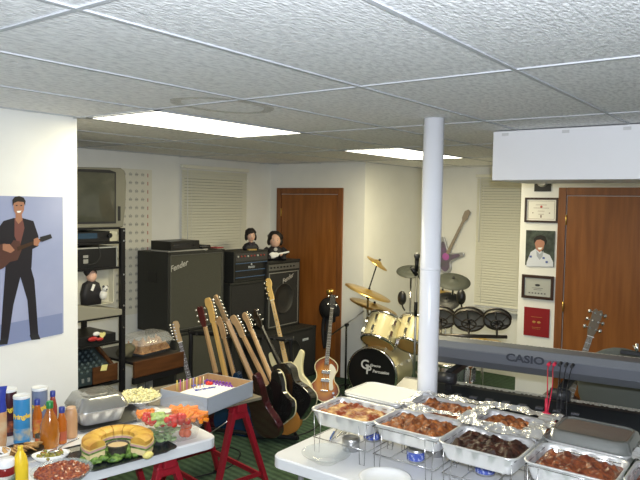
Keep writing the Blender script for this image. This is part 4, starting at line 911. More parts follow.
b1 = nb(); cyl(b1, (0, .0, -.01), (0, .0, .10), .008); obj('bundle', b1, cr, t)
# lower keyboard
LZ = .84
A = onZ(440, 379.5, LZ); B = onZ(640, 410, LZ); dv2 = (B-A).normalized(); nv2 = V(-dv2.y, dv2.x, 0)
if nv2.x < 0: nv2 = -nv2
LL = 1.42
kb2 = axes(A-dv2*.16+dv2*LL/2, dv2, nv2, (0, 0, 1)); kp = kb2 @ Matrix.Translation((0, -.15, 0))
t = thing('stage_piano', 'long black stage piano with white keys on the lower tier under the grey keyboard', 'keyboard', mat=kp)
b1 = nb(); prism(b1, [(-.27, -.015), (-.25, .0), (-.06, .034), (-.012, .034), (-.010, -.02), (.155, -.02), (.165, -.11), (-.27, -.12)], -LL/2, LL/2, 'x'); obj('body', b1, M('piano_black', (.016, .018, .020), .35), t, .003)
b1 = nb()
for k in range(52): x_ = -LL/2+.09+k*.0238; bx(b1, (x_+.0008, -.008, -.0195), (x_+.0230, .150, .004))
obj('white_keys', b1, M('ivory_key', (.80, .78, .68), .35), t, .001)
b1 = nb()
for k in range(52):
    if k % 7 in (0, 1, 3, 4, 5): x_ = -LL/2+.09+k*.0238; bx(b1, (x_+.017, -.008, .004), (x_+.030, .070, .014))
obj('black_keys', b1, ink, t)
for k in range(8): obj('control_button', bx(nb(), (-.35+k*.09, -.18, .012), (-.31+k*.09, -.155, .0215)), M('button_dark', (.07, .07, .08), .4), t)
# stand
t = thing('keyboard_stand', 'black two tier keyboard stand with round clamps', 'stand', mat=axes(kb2.translation*1.0-V(0, 0, LZ), dv2, nv2, (0, 0, 1)))
for s in (-1, 1):
    X_ = -.40 if s < 0 else .22
    b1 = nb(); bx(b1, (X_-.025, -.03, .02), (X_+.025, .02, LZ-.125)); obj('column', b1, blackm, t, .004)
    b1 = nb(); bx(b1, (X_-.02, -.285, LZ-.10), (X_+.02, -.275, LZ+.12)); obj('riser', b1, blackm, t, .003)
    b1 = nb(); bx(b1, (X_-.02, -.30, LZ-.155), (X_+.02, .14, LZ-.125)); obj('lower_arm', b1, blackm, t, .003)
    b1 = nb(); bx(b1, (X_-.02, -.285, LZ+.10), (X_+.02, .26, LZ+.135)); obj('upper_arm', b1, blackm, t, .003)
    b1 = nb(); cyl(b1, (X_-.05, -.31, LZ+.10), (X_+.05, -.31, LZ+.10), .032, n=18); obj('clamp', b1, M('clamp_black', (.03, .03, .033), .4), t)
    b1 = nb(); bx(b1, (X_-.03, -.3, 0), (X_+.03, .28, .03)); obj('foot', b1, blackm, t, .004)
b1 = nb(); bx(b1, (-.40, -.02, .30), (.22, .01, .34)); obj('cross_bar', b1, blackm, t)
# added black case, fills the space below the piano so it stays dark
t = thing('dark_filler_case', 'added black case filling the dark floor space below the stage piano', 'case', mat=axes(kb2.translation-V(0, 0, LZ)-nv2*.1, dv2, nv2, (0, 0, 1)))
b1 = nb(); bx(b1, (-.34, -.24, .0), (.16, .05, .62)); obj('body', b1, tolex, t, .008)
for X_ in (-.338, .158):
    for Z_ in (.012, .608): b1 = nb(); box(b1, (X_, -.238, Z_), (.035, .03, .035)); obj('corner_cap', b1, steel, t, .004)
b1 = nb(); tube(b1, [(-.15, -.24, .45), (-.15, -.265, .45), (-.03, -.265, .45), (-.03, -.24, .45)], .008, 8, 2); obj('handle', b1, blackp, t)
# grey chair behind
c = onX(622, 395, 4.5)
gc = M('chair_grey', (.10, .11, .10), .7)
t = thing('chair', 'grey padded chair with rounded back behind the keyboards at the right', 'chair', (c.x, c.y, 0), -PI/2-.15+PI)
b1 = nb(); ball(b1, (0, .0, .76), .29, (1, .14, .98), 30, 14); obj('backrest', b1, gc, t)
b1 = nb(); ball(b1, (0, .28, .47), .27, (1, 1, .18), 26, 10); obj('seat', b1, gc, t)
for sx in (-1, 1):
    for y_ in (.08, .46): b1 = nb(); cyl(b1, (sx*.17, y_, .44), (sx*.20, y_+(.03 if y_ > .2 else -.03), .0), .013); obj('leg', b1, blackm, t)
    b1 = nb(); tube(b1, [(sx*.17, .10, .44), (sx*.16, .03, .55), (sx*.14, .02, .75)], .012, 8); obj('back_post', b1, blackm, t)
t = thing('chrome_bracket', 'small chrome clamp with dark strap end at the far right above the grey keyboard', 'clamp', hit_at(637, 349, .06))
b1 = nb(); 
b1 = nb(); cyl(b1, (0, 0, -.03), (0, 0, .03), .008); cyl(b1, (-.02, 0, .0), (.02, .02, .01), .006); obj('screw', b1, chrome, t); b1 = nb(); box(b1, (0, .03, -.025), (.03, .10, .02)); obj('strap_end', b1, ink, t, .004)
# ------------------------------------------------------------------ tables
TZ = .74
tabm = M('table_white', (.76, .77, .78), .35, c2=(.72, .73, .75), ns=6, bump=.05, bs=120)
def table(lab, x0, x1, y0, y1, rz=0, piv=(0, 0), legs=True):
    # rounded folding table; piv = corner pivot
    w, l = x1-x0, y1-y0; mm = Matrix.Translation((piv[0], piv[1], 0)) @ Matrix.Rotation(rz, 4, 'Z')
    t = thing('folding_table', lab, 'table', mat=mm @ Matrix.Translation(((x0+x1)/2, (y0+y1)/2, 0)))
    b1 = nb(); loft(b1, [rr(w-.03, l-.03, .05, TZ-.06), rr(w, l, .06, TZ-.052), rr(w, l, .06, TZ-.007), rr(w-.014, l-.014, .053, TZ)], True, True); obj('tabletop', b1, tabm, t)
    if legs:
        long_x = w > l
        for s in (-1, 1):
            for k in (-1, 1):
                X, Y = (s*(w/2-.12), k*(l/2-.09)) if long_x else (k*(w/2-.09), s*(l/2-.12))
                b1 = nb(); cyl(b1, (X, Y, TZ-.06), (X, Y, .0), .014); obj('leg', b1, M('leg_grey_tube', (.3, .3, .31), .4, .4), t)
            b1 = nb()
            if long_x: cyl(b1, (s*(w/2-.12), -l/2+.09, .25), (s*(w/2-.12), l/2-.09, .25), .010)
            else: cyl(b1, (-w/2+.09, s*(l/2-.12), .25), (w/2-.09, s*(l/2-.12), .25), .010)
            obj('cross_bar', b1, M('leg_grey_tube', ()), t)
    return t
c = onZ(219, 436.5, TZ)
LR = -.20
t1 = table('white topped table on the left crowded with snacks and sauces', -1.32, 0, 0, .70, LR, (c.x, c.y), legs=False)
table('white folding table on the right carrying foil trays on wire racks', 2.33, 3.065, .18, 2.005)

# sawhorses (red steel)
def sawhorse(lab, P, rz, w=.62, h=.66):
    t = thing('sawhorse', lab, 'sawhorse', P, rz)
    b1 = nb(); bx(b1, (-w/2, -.035, h-.05), (w/2, .035, h)); obj('top_beam', b1, redp, t, .006)
    for sx in (-1, 1):
        for sy in (-1, 1):
            b1 = nb(); X, Y = sx*(w/2-.05), sy*.03
            a_, b_ = V(X, Y, h-.02), V(X+sx*.05, sy*.235, .012)
            xx, yy, dd = frame_of(b_-a_); loft(b1, [[a_+V(-.022, -.016, 0), a_+V(.022, -.016, 0), a_+V(.022, .016, 0), a_+V(-.022, .016, 0)], [b_+V(-.018, -.014, 0), b_+V(.018, -.014, 0), b_+V(.018, .014, 0), b_+V(-.018, .014, 0)]]); obj('leg', b1, redp, t, .003)
            b1 = nb(); bx(b1, (X+sx*.05-.026, sy*.235-.022, 0), (X+sx*.05+.026, sy*.235+.022, .014)); obj('foot_cap', b1, blackp, t)
        b1 = nb(); box(b1, (sx*(w/2-.05), 0, h-.07), (.05, .12, .06)); obj('gusset', b1, redp, t, .01)
        b1 = nb(); bx(b1, (sx*(w/2-.02)-.006, -.175, .18), (sx*(w/2-.02)+.006, .175, .205)); obj('spreader', b1, redp, t)
    for sy in (-1, 1): b1 = nb(); bx(b1, (-w/2+.02, sy*.185-.008, .15), (w/2-.02, sy*.185+.008, .18)); obj('stretcher', b1, redp, t)
    b1 = nb(); cyl(b1, (-w/2+.06, .06, h-.10), (w/2-.02, .20, .18), .005); obj('brace_rod', b1, chrome, t)
    return t
BZ = .70
# board with box beside/behind the white table
fr = onZ(262, 396.5, BZ)
bR = math.radians(-10)
ex, ey = V(math.cos(bR), math.sin(bR), 0), V(-math.sin(bR), math.cos(bR), 0)
nearc = fr
t = thing('plywood_board', 'thin plywood board on red sawhorses under the sheet cake box', 'board', (nearc.x, nearc.y, BZ), bR)
b1 = nb(); bx(b1, (-.98, 0, -.02), (0, .62, 0)); obj('panel', b1, M('board_edge', (.20, .17, .12), .6), t, .003)
q = nearc-ex*.15+ey*.30; sawhorse('red steel sawhorse with crossed legs under the sheet cake box', (q.x, q.y, 0), bR+PI/2, .60, BZ-.022)
q = V(c.x, c.y, 0)+Vector((math.cos(LR), math.sin(LR), 0))*(-.25)+Vector((-math.sin(LR), math.cos(LR), 0))*.33; sawhorse('red steel sawhorse under the right end of the snack table', (q.x, q.y, 0), LR+PI/2, .58, TZ-.062)
q = q-Vector((math.cos(LR), math.sin(LR), 0))*.80; sawhorse('red steel sawhorse under the left end of the snack table', (q.x, q.y, 0), LR+PI/2, .58, TZ-.062)

# sheet cake box
BH = .10
ca, cb_, cc = onZ(149, 386, BZ+BH), onZ(208, 373, BZ+BH), onZ(253, 381, BZ+BH)
exx = (cc-cb_); exx.normalize(); 
w_ = (cc-cb_).length; l_ = (ca-cb_).length
eyy = V(-exx.y, exx.x, 0)
if eyy.dot(ca-cb_) < 0: eyy = -eyy
# local x: from back corner toward right corner ; y: toward left corner
t = thing('cake_box', 'open white cardboard sheet cake box with brown inside on the plywood board', 'box', mat=axes(V(cb_.x, cb_.y, BZ+.001), exx, V(0,0,1).cross(exx), (0, 0, 1)))
sg = 1 if eyy.dot(V(0,0,1).cross(exx)) > 0 else -1
W_, L_ = w_, sg*l_
print('BOX', w_, l_, sg)
lo, hi = min(0, L_), max(0, L_)
b1 = nb(); b2 = nb(); th = .004
bx(b1, (0, lo, 0), (W_, hi, .004))
for a_, b_ in (((0, lo), (W_, lo+th)), ((0, hi-th), (W_, hi)), ((0, lo), (th, hi)), ((W_-th, lo), (W_, hi))): bx(b1, (a_[0], a_[1], 0), (b_[0], b_[1], BH))
obj('outer_wall', b1, card, t)
e = .0045
bx(b2, (e, lo+e, .0042), (W_-e, hi-e, .0060))
for a_, b_ in (((e, lo+e), (W_-e, lo+e+.002)), ((e, hi-e-.002), (W_-e, hi-e)), ((e, lo+e), (e+.002, hi-e)), ((W_-e-.002, lo+e), (W_-e, hi-e))): bx(b2, (a_[0], a_[1], .004), (b_[0], b_[1], BH-.0005))
obj('inner_lining', b2, cardb, t)
boxM = t.matrix_world.copy()
ct = thing('sheet_cake', 'white iced rectangular cake with blue lettering and purple trim inside the box', 'cake', mat=boxM @ Matrix.Translation((W_/2, L_/2, .0065)))
b1 = nb(); loft(b1, [rr(W_-.08, l_-.10, .02, 0), rr(W_-.08, l_-.10, .02, .042), rr(W_-.10, l_-.12, .02, .052)], True, True, False); obj('icing', b1, M('icing', (.86, .87, .90), .5), ct, .003)
inv = (boxM @ Matrix.Translation((W_/2, L_/2, .0065))).inverted()
czz = BZ+.001+.0065+.0525
o3 = inv.to_3x3() @ (rt-Vector((0, 0, rt.z))).normalized(); 
for k, (s_, px, py) in enumerate((('Happy', 199, 384.8), ('Birthday', 205, 388.8))):
    P = inv @ onZ(px, py, czz); xd = (inv.to_3x3() @ (onZ(px+12, py-2.2, czz)-onZ(px, py, czz))).normalized(); yd = V(0, 0, 1).cross(xd)
    text('icing_lettering', s_, .044, M('icing_blue', (.05, .08, .42), .4), ct, axes(P+V(0, 0, .0012), xd, yd, (0, 0, 1)), .001, .25, .0012)
b1 = nb()
for i in range(26):
    u = i/25; P = inv @ onZ(205+u*27, 381.5+4*u+2*math.sin(i*2.1), czz); ball(b1, P, .009, (1, 1, .9), 8, 5)
obj('purple_piping', b1, M('icing_purple', (.22, .06, .38), .5), ct)
b1 = nb(); P = inv @ onZ(208, 384.5, czz); ball(b1, P+V(0, 0, .008), .017, (1, 1, .8)); ball(b1, P+V(.016, .008, .008), .014, (1, 1, .8)); obj('red_rose', b1, M('icing_red', (.60, .03, .02), .5), ct)
cols = [(.75, .62, .15), (.55, .10, .35), (.75, .68, .30), (.50, .12, .40), (.78, .66, .25), (.30, .25, .60), (.75, .55, .15), (.65, .20, .12), (.70, .66, .45)]
for k in range(9):
    px = 177+k*3.3; P = onZ(px, 391-.5*k, czz); P = boxM @ (boxM.inverted() @ P)
    cn = ['yellow', 'magenta', 'pale yellow', 'purple', 'gold', 'violet', 'amber', 'red', 'cream'][k]; nth = ['leftmost', 'second from left', 'third from left', 'fourth from left', 'middle', 'fourth from right', 'third from right', 'second from right', 'rightmost'][k]
    t = thing('candle', f'{cn} thin candle, {nth} of the row on the sheet cake', 'candle', P, group='row of cake candles')
    b1 = nb(); cyl(b1, (0, 0, 0), (0, 0, .068), .0032, n=8); obj('wax_stick', b1, M(f'wax_{k}', cols[k], .4), t); b1 = nb(); cyl(b1, (0, 0, .065), (0, 0, .073), .0008, n=5); obj('wick', b1, ink, t)

# ------------------------------------------------------------------ foil pans on the right table
def pan_bm(w, l, h, taper=.82, ribs=True):
    b1 = nb(); L = []
    def ring(k, z, rb): 
        P = rr(w*k, l-(w-w*k), .045, z, 5); out = []
        # resample straight sides for ribs
        for i, p in enumerate(P):
            q = P[(i+1) % len(P)]; n = max(1, int((q-p).length/.012))
            for j in range(n):
                s = p.lerp(q, j/n); out.append(s)
        return out
    base = ring(1, 0, 0); n = len(base); cen = Vector((0, 0, 0))
    def sc(k, z, amp):
        out = []
        for i, p in enumerate(base):
            d = Vector((p.x/(w/2), p.y/(l/2), 0)); f = 1-(1-k)*1.0
            q = Vector((p.x-(1-k)*w/2*max(-1, min(1, d.x*1.0)), p.y-(1-k)*w/2*max(-1, min(1, d.y)), z)); nn = Vector((q.x, q.y, 0)).normalized(); q += nn*amp*(1 if (i//3) % 2 else -1); out.append(q)
        return out
    rows = [sc(taper, 0, 0), sc(taper+.02, .006, .0015 if ribs else 0), sc(.95, h*.8, .0035 if ribs else 0), sc(.965, h*.86, 0), sc(.975, h, 0), sc(1.03, h+.001, 0), sc(1.045, h-.004, 0), sc(1.035, h-.007, 0)]
    return loft(b1, rows, True, False, True)
def crumple(w, l, z, h, seed, cover, c=(0, 0), n=26):
    # foil sheet; cover(u,v)->extra height or None to drop a cell
    b1 = nb(); G = {}
    for i in range(n+1):
        for j in range(n+1):
            u, v = i/n, j/n; x, y = (u-.5)*w+c[0], (v-.5)*l+c[1]; e = cover(u, v)
            if e is None: continue
            s = Vector((x*16+seed, y*16, seed)); zz = z+e+h*(noise.noise(s)+.6*noise.noise(s*2.7)); s2 = noise.noise(s*1.7+Vector((5, 5, 5)))
            G[i, j] = b1.verts.new((x+s2*.012, y+noise.noise(s*1.9)*.012, zz))
    for i in range(n):
        for j in range(n):
            q = [(i, j), (i+1, j), (i+1, j+1), (i, j+1)]
            if all(k in G for k in q): b1.faces.new([G[k] for k in q])
    return b1
meat = M('roast_chicken', (.10, .022, .006), .38, c2=(.40, .13, .03), ns=30, bump=.6, bs=60, coat=.25)
ziti = M('baked_cheese', (.26, .05, .014), .4, c2=(.66, .40, .15), ns=16, bump=.5, bs=50, ramp=(.46, .60))
dark_meat = M('dark_ribs', (.016, .006, .004), .38, c2=(.06, .018, .009), ns=26, bump=.6, bs=50)
redmeat = M('sauced_chicken', (.09, .016, .007), .35, c2=(.26, .07, .02), ns=32, bump=.6, bs=55, coat=.3)
RIM = .95
PW, PL, PH = .265, .335, .075
def foil_tray(lab, cx, cy, z, food, foodname, cover=None, fh=.05, rz=0, seed=0, w=PW, l=PL, cov2=None):
    t = thing('foil_tray', lab, 'food tray', (cx, cy, z-PH), rz)
    obj('pan', pan_bm(w, l, PH), foil_s, t, thick=.0006)
    if cover: obj('foil_cover', crumple(w*1.12, l*1.1, PH+.012, .012, seed, cover), foil, t)
    if cov2: obj('foil_flap', crumple(w*1.10, l*1.08, PH+.012, .012, seed+4, cov2), foil, t)
    if food:
        b1 = nb(); patch(b1, w*.86, l*.88, PH-.035, fh, 50, 56, 26, .38, seed, edge=.12); f = obj(foodname, b1, food, None, loc=(cx, cy, z-PH+.002), rot=(0, 0, rz))
        return t, f
    return t, None
# cover functions: u across x (0 = near camera), v along y (1 = left)
far_edge = lambda k0: (lambda u, v: (.012+.035*(u-k0)) if u > k0+.06*math.sin(v*9) else None)
ring_edge = lambda u, v: .006 if (u > .80 or v < .14 or v > .92) else None
tr = [
 ('foil tray of browned cheesy baked pasta nearest the glass bowl', 2.615, 1.722, ziti, 'baked_pasta', 'browned baked pasta with melted cheese in the tray nearest the glass bowl', None, 1, .045),
 ('foil tray of golden brown chicken beside the baked pasta tray, with blue labelled can below', 2.635, 1.385, meat, 'chicken_pieces', 'golden brown roast chicken heaped in the tray right of the baked pasta', far_edge(.80), 2, .06),
 ('foil tray of nearly black ribs with crinkled foil along its back, in the front row', 2.605, 1.045, dark_meat, 'dark_ribs', 'dark almost black barbecued ribs in the front middle tray', far_edge(.74), 3, .05),
 ('foil tray of red sauced chicken in front of the raised foil lid', 2.625, .690, redmeat, 'sauced_chicken', 'red brown sauced chicken in the tray in front of the raised foil lid', None, 4, .045),
 ('foil tray cut off by the right edge of the view in the front row', 2.66, .335, redmeat, 'sauced_chicken', 'red brown chicken in the front row tray cut by the right edge', far_edge(.6), 5, .045),
 ('foil tray of dark roast chicken in the back row next to the white post', 2.915, 1.395, meat, 'chicken_pieces', 'brown chicken in the back row tray next to the white post', ring_edge, 6, .055),
 ('foil tray of chicken under peeled foil, behind the ribs', 2.905, 1.050, meat, 'chicken_pieces', 'brown chicken under peeled back foil behind the black ribs', lambda u, v: .02 if (u > .70 or v > .80 or v < .25) else None, 7, .05),
 ('foil tray in the back row, cut by the right edge of the view', 2.92, .335, redmeat, 'sauced_chicken', 'brown chicken in the back row tray at the right edge', ring_edge, 8, .05),
]
for lab, cx, cy, food, fn, flab, cov, seed, fh in tr:
    t, f = foil_tray(lab, cx, cy, RIM, food, fn, cov, fh, 0, seed)
    tag(f, flab, 'food', kind='stuff')
# white closed lid tray left of the post
t = thing('foil_tray', 'foil tray closed with a flat white cardboard lid, behind the baked pasta', 'food tray', (2.925, 1.742, RIM-PH+.0), 0)
obj('pan', pan_bm(PW, PL, PH), foil_s, t, thick=.0006)
b1 = nb(); loft(b1, [rr(PW*1.03, PL*1.03, .045, PH+.003), rr(PW*1.03, PL*1.03, .045, PH+.008), rr(PW*.9, PL*.92, .04, PH+.014), rr(PW*.88, PL*.9, .04, PH+.010)], True, True); obj('cardboard_lid', b1, M('lid_white', (.80, .79, .72), .4), t)
# tray with raised clear/foil lid behind the red sauced one
t = thing('foil_tray', 'foil tray under a tall domed silver lid, behind the red sauced chicken', 'food tray', (2.915, .700, RIM-PH), 0)
obj('pan', pan_bm(PW, PL, PH), foil_s, t, thick=.0006)
b1 = nb(); loft(b1, [rr(PW*1.06, PL*1.06, .05, PH+.004), rr(PW*1.0, PL*1.0, .05, PH+.012), rr(PW*.93, PL*.94, .045, PH+.038), rr(PW*.80, PL*.84, .04, PH+.048), rr(PW*.78, PL*.82, .04, PH+.042)], False, True, True); obj('domed_lid', b1, M('lid_silver', (.36, .37, .36), .16, .75), t)
# chafing wire racks, fuel cans
wire = M('chrome_wire', (.62, .62, .62), .2, 1)
def rack(cx, cy, w, l, lab):
    t = thing('wire_rack', lab, 'wire rack', (cx, cy, TZ), group='chafing racks under the trays'); zt = RIM-TZ-.016
    b1 = nb(); k = .485
    tube(b1, [(-w*k, -l*k, zt), (w*k, -l*k, zt), (w*k, l*k, zt), (-w*k, l*k, zt), (-w*k, -l*k, zt)], .0022, 6, 1); obj('top_ring', b1, wire, t)
    b1 = nb()
    tube(b1, [(-w*.47, -l*.47, .07), (w*.47, -l*.47, .07), (w*.47, l*.47, .07), (-w*.47, l*.47, .07), (-w*.47, -l*.47, .07)], .0022, 6, 1)
    for s in (-.2, .2): tube(b1, [(-w*.47, l*s, .07), (w*.47, l*s, .07)], .0016, 6, 1)
    obj('lower_shelf', b1, wire, t)
    for sx in (-1, 1):
        for sy in (-1, 1): b1 = nb(); tube(b1, [(sx*w*k, sy*l*(k-.03), zt), (sx*w*.49, sy*l*(k-.05), .004), (sx*w*.49, sy*l*(k-.13), .004), (sx*w*k, sy*l*(k-.16), zt)], .0019, 6, 1); obj('leg', b1, wire, t)
    return t
for cy, lab in ((1.722, 'wire rack under the baked pasta tray'), (1.385, 'wire rack under the golden chicken tray'), (1.045, 'wire rack under the black ribs tray'), (.690, 'wire rack under the red sauced chicken tray'), (.335, 'wire rack under the cut off front tray')): rack(2.62, cy, .255, .325, lab)
for cy, lab in ((1.742, 'wire rack under the white lidded tray'), (1.395, 'wire rack under the back row tray next to the post'), (1.050, 'wire rack under the foil covered tray behind the ribs'), (.700, 'wire rack under the domed lid tray'), (.335, 'wire rack under the back row tray at the right edge')): rack(2.912, cy, .255, .325, lab)
lb = M('can_label_blue', (.06, .10, .42), .5, c2=(.5, .55, .75), ns=70, ramp=(.5, .62))
for px, py, lab, lbl in ((351, 450, 'plain silver fuel can under the baked pasta tray', 0), (372, 440, 'fuel can with blue label between the first two trays', 1), (416, 461, 'fuel can with blue and white label under the golden chicken tray', 1), (436, 455, 'silver fuel can half hidden right of the golden chicken tray', 0), (485, 474, 'fuel can with blue label below the black ribs tray', 1)):
    p = onZ(px, py, TZ); t = thing('fuel_can', lab, 'fuel can', (p.x, p.y, TZ+.001), group='burner fuel cans')
    b1 = nb(); lathe(b1, [(.038, 0), (.043, .003), (.043, .058), (.040, .062), (.034, .062), (.032, .057), (.001, .057)], 24, cap0=True); obj('can', b1, steel, t)
    if lbl: b1 = nb(); lathe(b1, [(.0436, .012), (.0436, .050)], 24); obj('paper_label', b1, lb, t)
# glass bowl, plate, tongs
p = onZ(326, 462, TZ)
t = thing('glass_bowl', 'shallow clear glass bowl at the near corner of the right table', 'bowl', (p.x-.0, p.y, TZ+.001))
b1 = nb(); lathe(b1, [(.045, .004), (.050, 0), (.055, .004), (.10, .034), (.112, .042), (.114, .046), (.110, .046), (.098, .037), (.052, .009), (.001, .007)], 40); obj('bowl', b1, M('glass_clear', (.55, .60, .60), .05, alpha=.26), t)
p = onZ(385, 481, TZ)
t = thing('paper_plate', 'white paper plate at the near edge of the right table, cut by the view', 'plate', (p.x, p.y, TZ+.001))
b1 = nb(); lathe(b1, [(.001, .003), (.078, .003), (.086, .012), (.108, .019), (.114, .018), (.108, .016), (.086, .008), (.075, 0)], 40, cap1=True); obj('plate', b1, M('plate_white', (.82, .82, .80), .6), t)
p = onZ(338, 436, TZ)
t = thing('serving_tongs', 'chrome serving tongs with blue handle lying left of the baked pasta tray', 'tongs', (p.x, p.y, TZ+.012), .35)
b1 = nb()
for s in (-1, 1): b2 = nb(); box(b2, (0, s*.014, .004), (.20, .006, .012), Matrix.Rotation(s*.08, 3, 'Z')); obj('arm', b2, chrome, t, .002)
b1.free(); b1 = nb(); box(b1, (-.05, .016, .005), (.10, .010, .018), Matrix.Rotation(.08, 3, 'Z')); obj('blue_grip', b1, M('grip_blue', (.03, .10, .35), .4), t, .004)
# floor cables
for lab, pts in (('thin black cable curling on the green carpet below the guitars', [(262, 428), (285, 436), (308, 432), (322, 420), (316, 408), (300, 404)]), ('thin black cable on the green carpet between the sawhorse legs', [(205, 452), (225, 447), (240, 452), (232, 465), (212, 473), (190, 478)])):
    P = [onZ(x, y, .006) for x, y in pts]; o = obj('floor_cable', tube(nb(), [q-P[0] for q in P], .005, 6), ink); o.location = P[0]; tag(o, lab, 'cable')
p = onZ(262, 438, 0); t = thing('gig_bag', 'crumpled black cloth bag on the carpet under the guitar bodies', 'bag', (p.x+.05, p.y, 0))
b1 = nb(); ball(b1, (0, 0, .075), .13, (1.3, .8, .62), 20, 10, .35); obj('cloth', b1, M('bag_black', (.015, .015, .017), .8), t)
b1 = nb(); tube(b1, [(-.1, 0, .12), (-.02, -.03, .21), (.08, 0, .13)], .012, 8); obj('strap', b1, M('bag_black', ()), t)
# ------------------------------------------------------------------ snacks on the left table
T1 = TZ+.001
def at(px, py, z=T1): return onZ(px, py, z)
def facecam(p): return math.atan2(p.y, p.x)-PI/2      # rz so that local -y looks at the photographer
def label_text(parent, s, size, mat, z, r, rotz=0, k=1):
    o = text('label_lettering', s, size, mat, parent, Matrix.Identity(4), .0004, .15, .0012)
    for v in o.data.vertices:      # wrap the word round the can
        a = v.co.x*k/r; rr_ = r+.0006+v.co.z; y_ = v.co.y; v.co = Vector((math.sin(a)*rr_, -math.cos(a)*rr_, z+y_))
    return o
def can(lab, px, py, col, c2, lid=True, word=False):
    p = at(px, py); t = thing('chip_can', lab, 'chip can', p, facecam(p))
    b1 = nb(); lathe(b1, [(.036, 0), (.0375, .003), (.0375, .222), (.036, .226)], 32, cap0=True, cap1=True); obj('tube', b1, col, t)
    b1 = nb(); lathe(b1, [(.0378, .020), (.0378, .075)], 32); obj('label_band', b1, c2, t)
    b1 = nb(); lathe(b1, [(.0388, .220), (.0392, .232), (.036, .235), (.034, .232), (.001, .232)], 32); obj('plastic_lid', b1, M('lid_clear_white', (.72, .74, .76), .3), t)
    if word: label_text(t, 'Pringles', .032, M('word_yellow', (.85, .60, .05), .4), .135, .0378)
    return t
can('blue chip can with yellow lettering standing nearest among the snack cans', 22, 442, M('can_blue', (.04, .24, .50), .3), M('can_chips', (.45, .42, .30), .4, c2=(.05, .25, .5), ns=30), word=True)
can('dark maroon chip can between the chip bag and the blue can', 9, 434, M('can_dark', (.05, .012, .02), .3), M('can_orange', (.45, .12, .04), .4, c2=(.06, .02, .02), ns=30), word=True)
can('grey blue chip can with pale lid standing behind the orange bottles', 40, 432, M('can_slate', (.16, .20, .30), .3), M('can_slate2', (.35, .38, .45), .4, c2=(.1, .12, .2), ns=30), word=True)
p = at(-9, 450); t = thing('chip_bag', 'blue and cream crinkled chip bag at the left edge of the snack table', 'chip bag', p, facecam(p))
def bagloop(w, d, z, k): return [V(w*math.cos(a)*(1+.06*noise.noise(V(math.cos(a)*3, math.sin(a)*3, z*14))), d*math.sin(a)*(1+.25*noise.noise(V(math.cos(a)*4, math.sin(a)*4, z*20+5))), z) for a in [2*PI*i/28 for i in range(28)]]
b1 = nb(); loft(b1, [bagloop(.062, .018, 0, 0), bagloop(.068, .035, .03, 0), bagloop(.070, .04, .10, 0), bagloop(.068, .036, .18, 0)], True, False, True); obj('lower_bag', b1, M('bag_cream', (.62, .52, .34), .35, c2=(.55, .25, .10), ns=14), t)
b1 = nb(); loft(b1, [bagloop(.068, .036, .18, 0), bagloop(.066, .026, .235, 0), bagloop(.068, .008, .275, 0), bagloop(.072, .003, .30, 0)], False, True, True); obj('upper_bag', b1, M('bag_blue', (.03, .05, .32), .25), t)
def bottle(lab, px, py, prof, liquid, capm, cap, label=None, cat='bottle', name='sauce_bottle', rz=0, flat_=1, kz=1.25):
    p = at(px, py); t = thing(name, lab, cat, p, facecam(p)+rz)
    prof = [(r*1.0, z*kz) for r, z in prof]
    if label: label = (label[0], label[1]*kz, label[2]*kz, label[3])
    b1 = nb(); lathe(b1, prof, 28, cap0=True, cap1=True); bo = obj('bottle_body', b1, liquid, t)
    if flat_ != 1: bo.scale = (1, flat_, 1)
    z = prof[-1][1]; r = prof[-1][0]+.003
    b1 = nb(); lathe(b1, [(r, z-.004), (r, z+cap), (r-.002, z+cap+.002), (.001, z+cap+.002)], 20); obj('cap', b1, capm, t)
    if label: r_ = label[0]; b1 = nb(); lathe(b1, [(r_, label[1]), (r_, label[2])], 28); lo_ = obj('paper_label', b1, label[3], t); lo_.scale = (1, flat_, 1)
    return t
orl = M('sauce_orange', (.46, .12, .012), .15, coat=.6); blc = M('cap_blue', (.03, .05, .28), .35); grc_ = M('cap_green', (.02, .20, .05), .35)
amb = M('juice_amber', (.34, .10, .01), .12, coat=.8, c2=(.44, .16, .02), ns=8)
lab_ = M('label_mixed', (.10, .22, .05), .5, c2=(.50, .08, .03), ns=45)
bottle('orange sauce bottle with blue cap just right of the blue chip can', 37.5, 437, [(.021, 0), (.023, .004), (.023, .09), (.013, .125), (.011, .135)], orl, blc, .022, (.0233, .02, .075, M('label_orange', (.55, .28, .05), .5, c2=(.5, .08, .03), ns=40)))
bottle('plump amber dressing bottle with green cap in the middle of the sauces', 50, 447, [(.036, 0), (.042, .006), (.046, .05), (.040, .09), (.022, .125), (.014, .140), (.013, .148)], amb, grc_, .026, None, kz=1.32)
bottle('red brown sauce bottle with blue cap behind the green capped one', 53, 430, [(.019, 0), (.021, .004), (.021, .10), (.012, .135), (.010, .145)], M('sauce_red', (.30, .05, .03), .2, coat=.5), blc, .022)
bottle('slim orange sauce bottle with blue cap right of the green capped one', 62, 443, [(.022, 0), (.023, .004), (.023, .085), (.014, .112), (.011, .125)], orl, blc, .022, (.0233, .015, .05, M('label_red2', (.40, .09, .04), .5)))
bottle('pale peach coloured squat bottle beside the foil lidded tray', 71, 437, [(.028, 0), (.031, .005), (.031, .10), (.026, .125), (.020, .135)], M('peach', (.52, .30, .15), .35), M('peach_cap', (.60, .40, .26), .4), .004, kz=1.1)
bottle('small jar with green and red label before the orange sauce bottle', 40, 447, [(.020, 0), (.023, .004), (.023, .035), (.019, .042)], lab_, M('cap_dark', (.05, .05, .03), .4), .010, name='spice_jar', cat='jar')
bottle('yellow squeeze mustard bottle at the front left of the table', 20.5, 483, [(.028, 0), (.031, .006), (.031, .07), (.026, .10), (.012, .125), (.008, .132)], M('mustard', (.78, .55, .03), .35), M('mustard_cap', (.75, .52, .03), .35), .012, flat_=.8, kz=1.1)
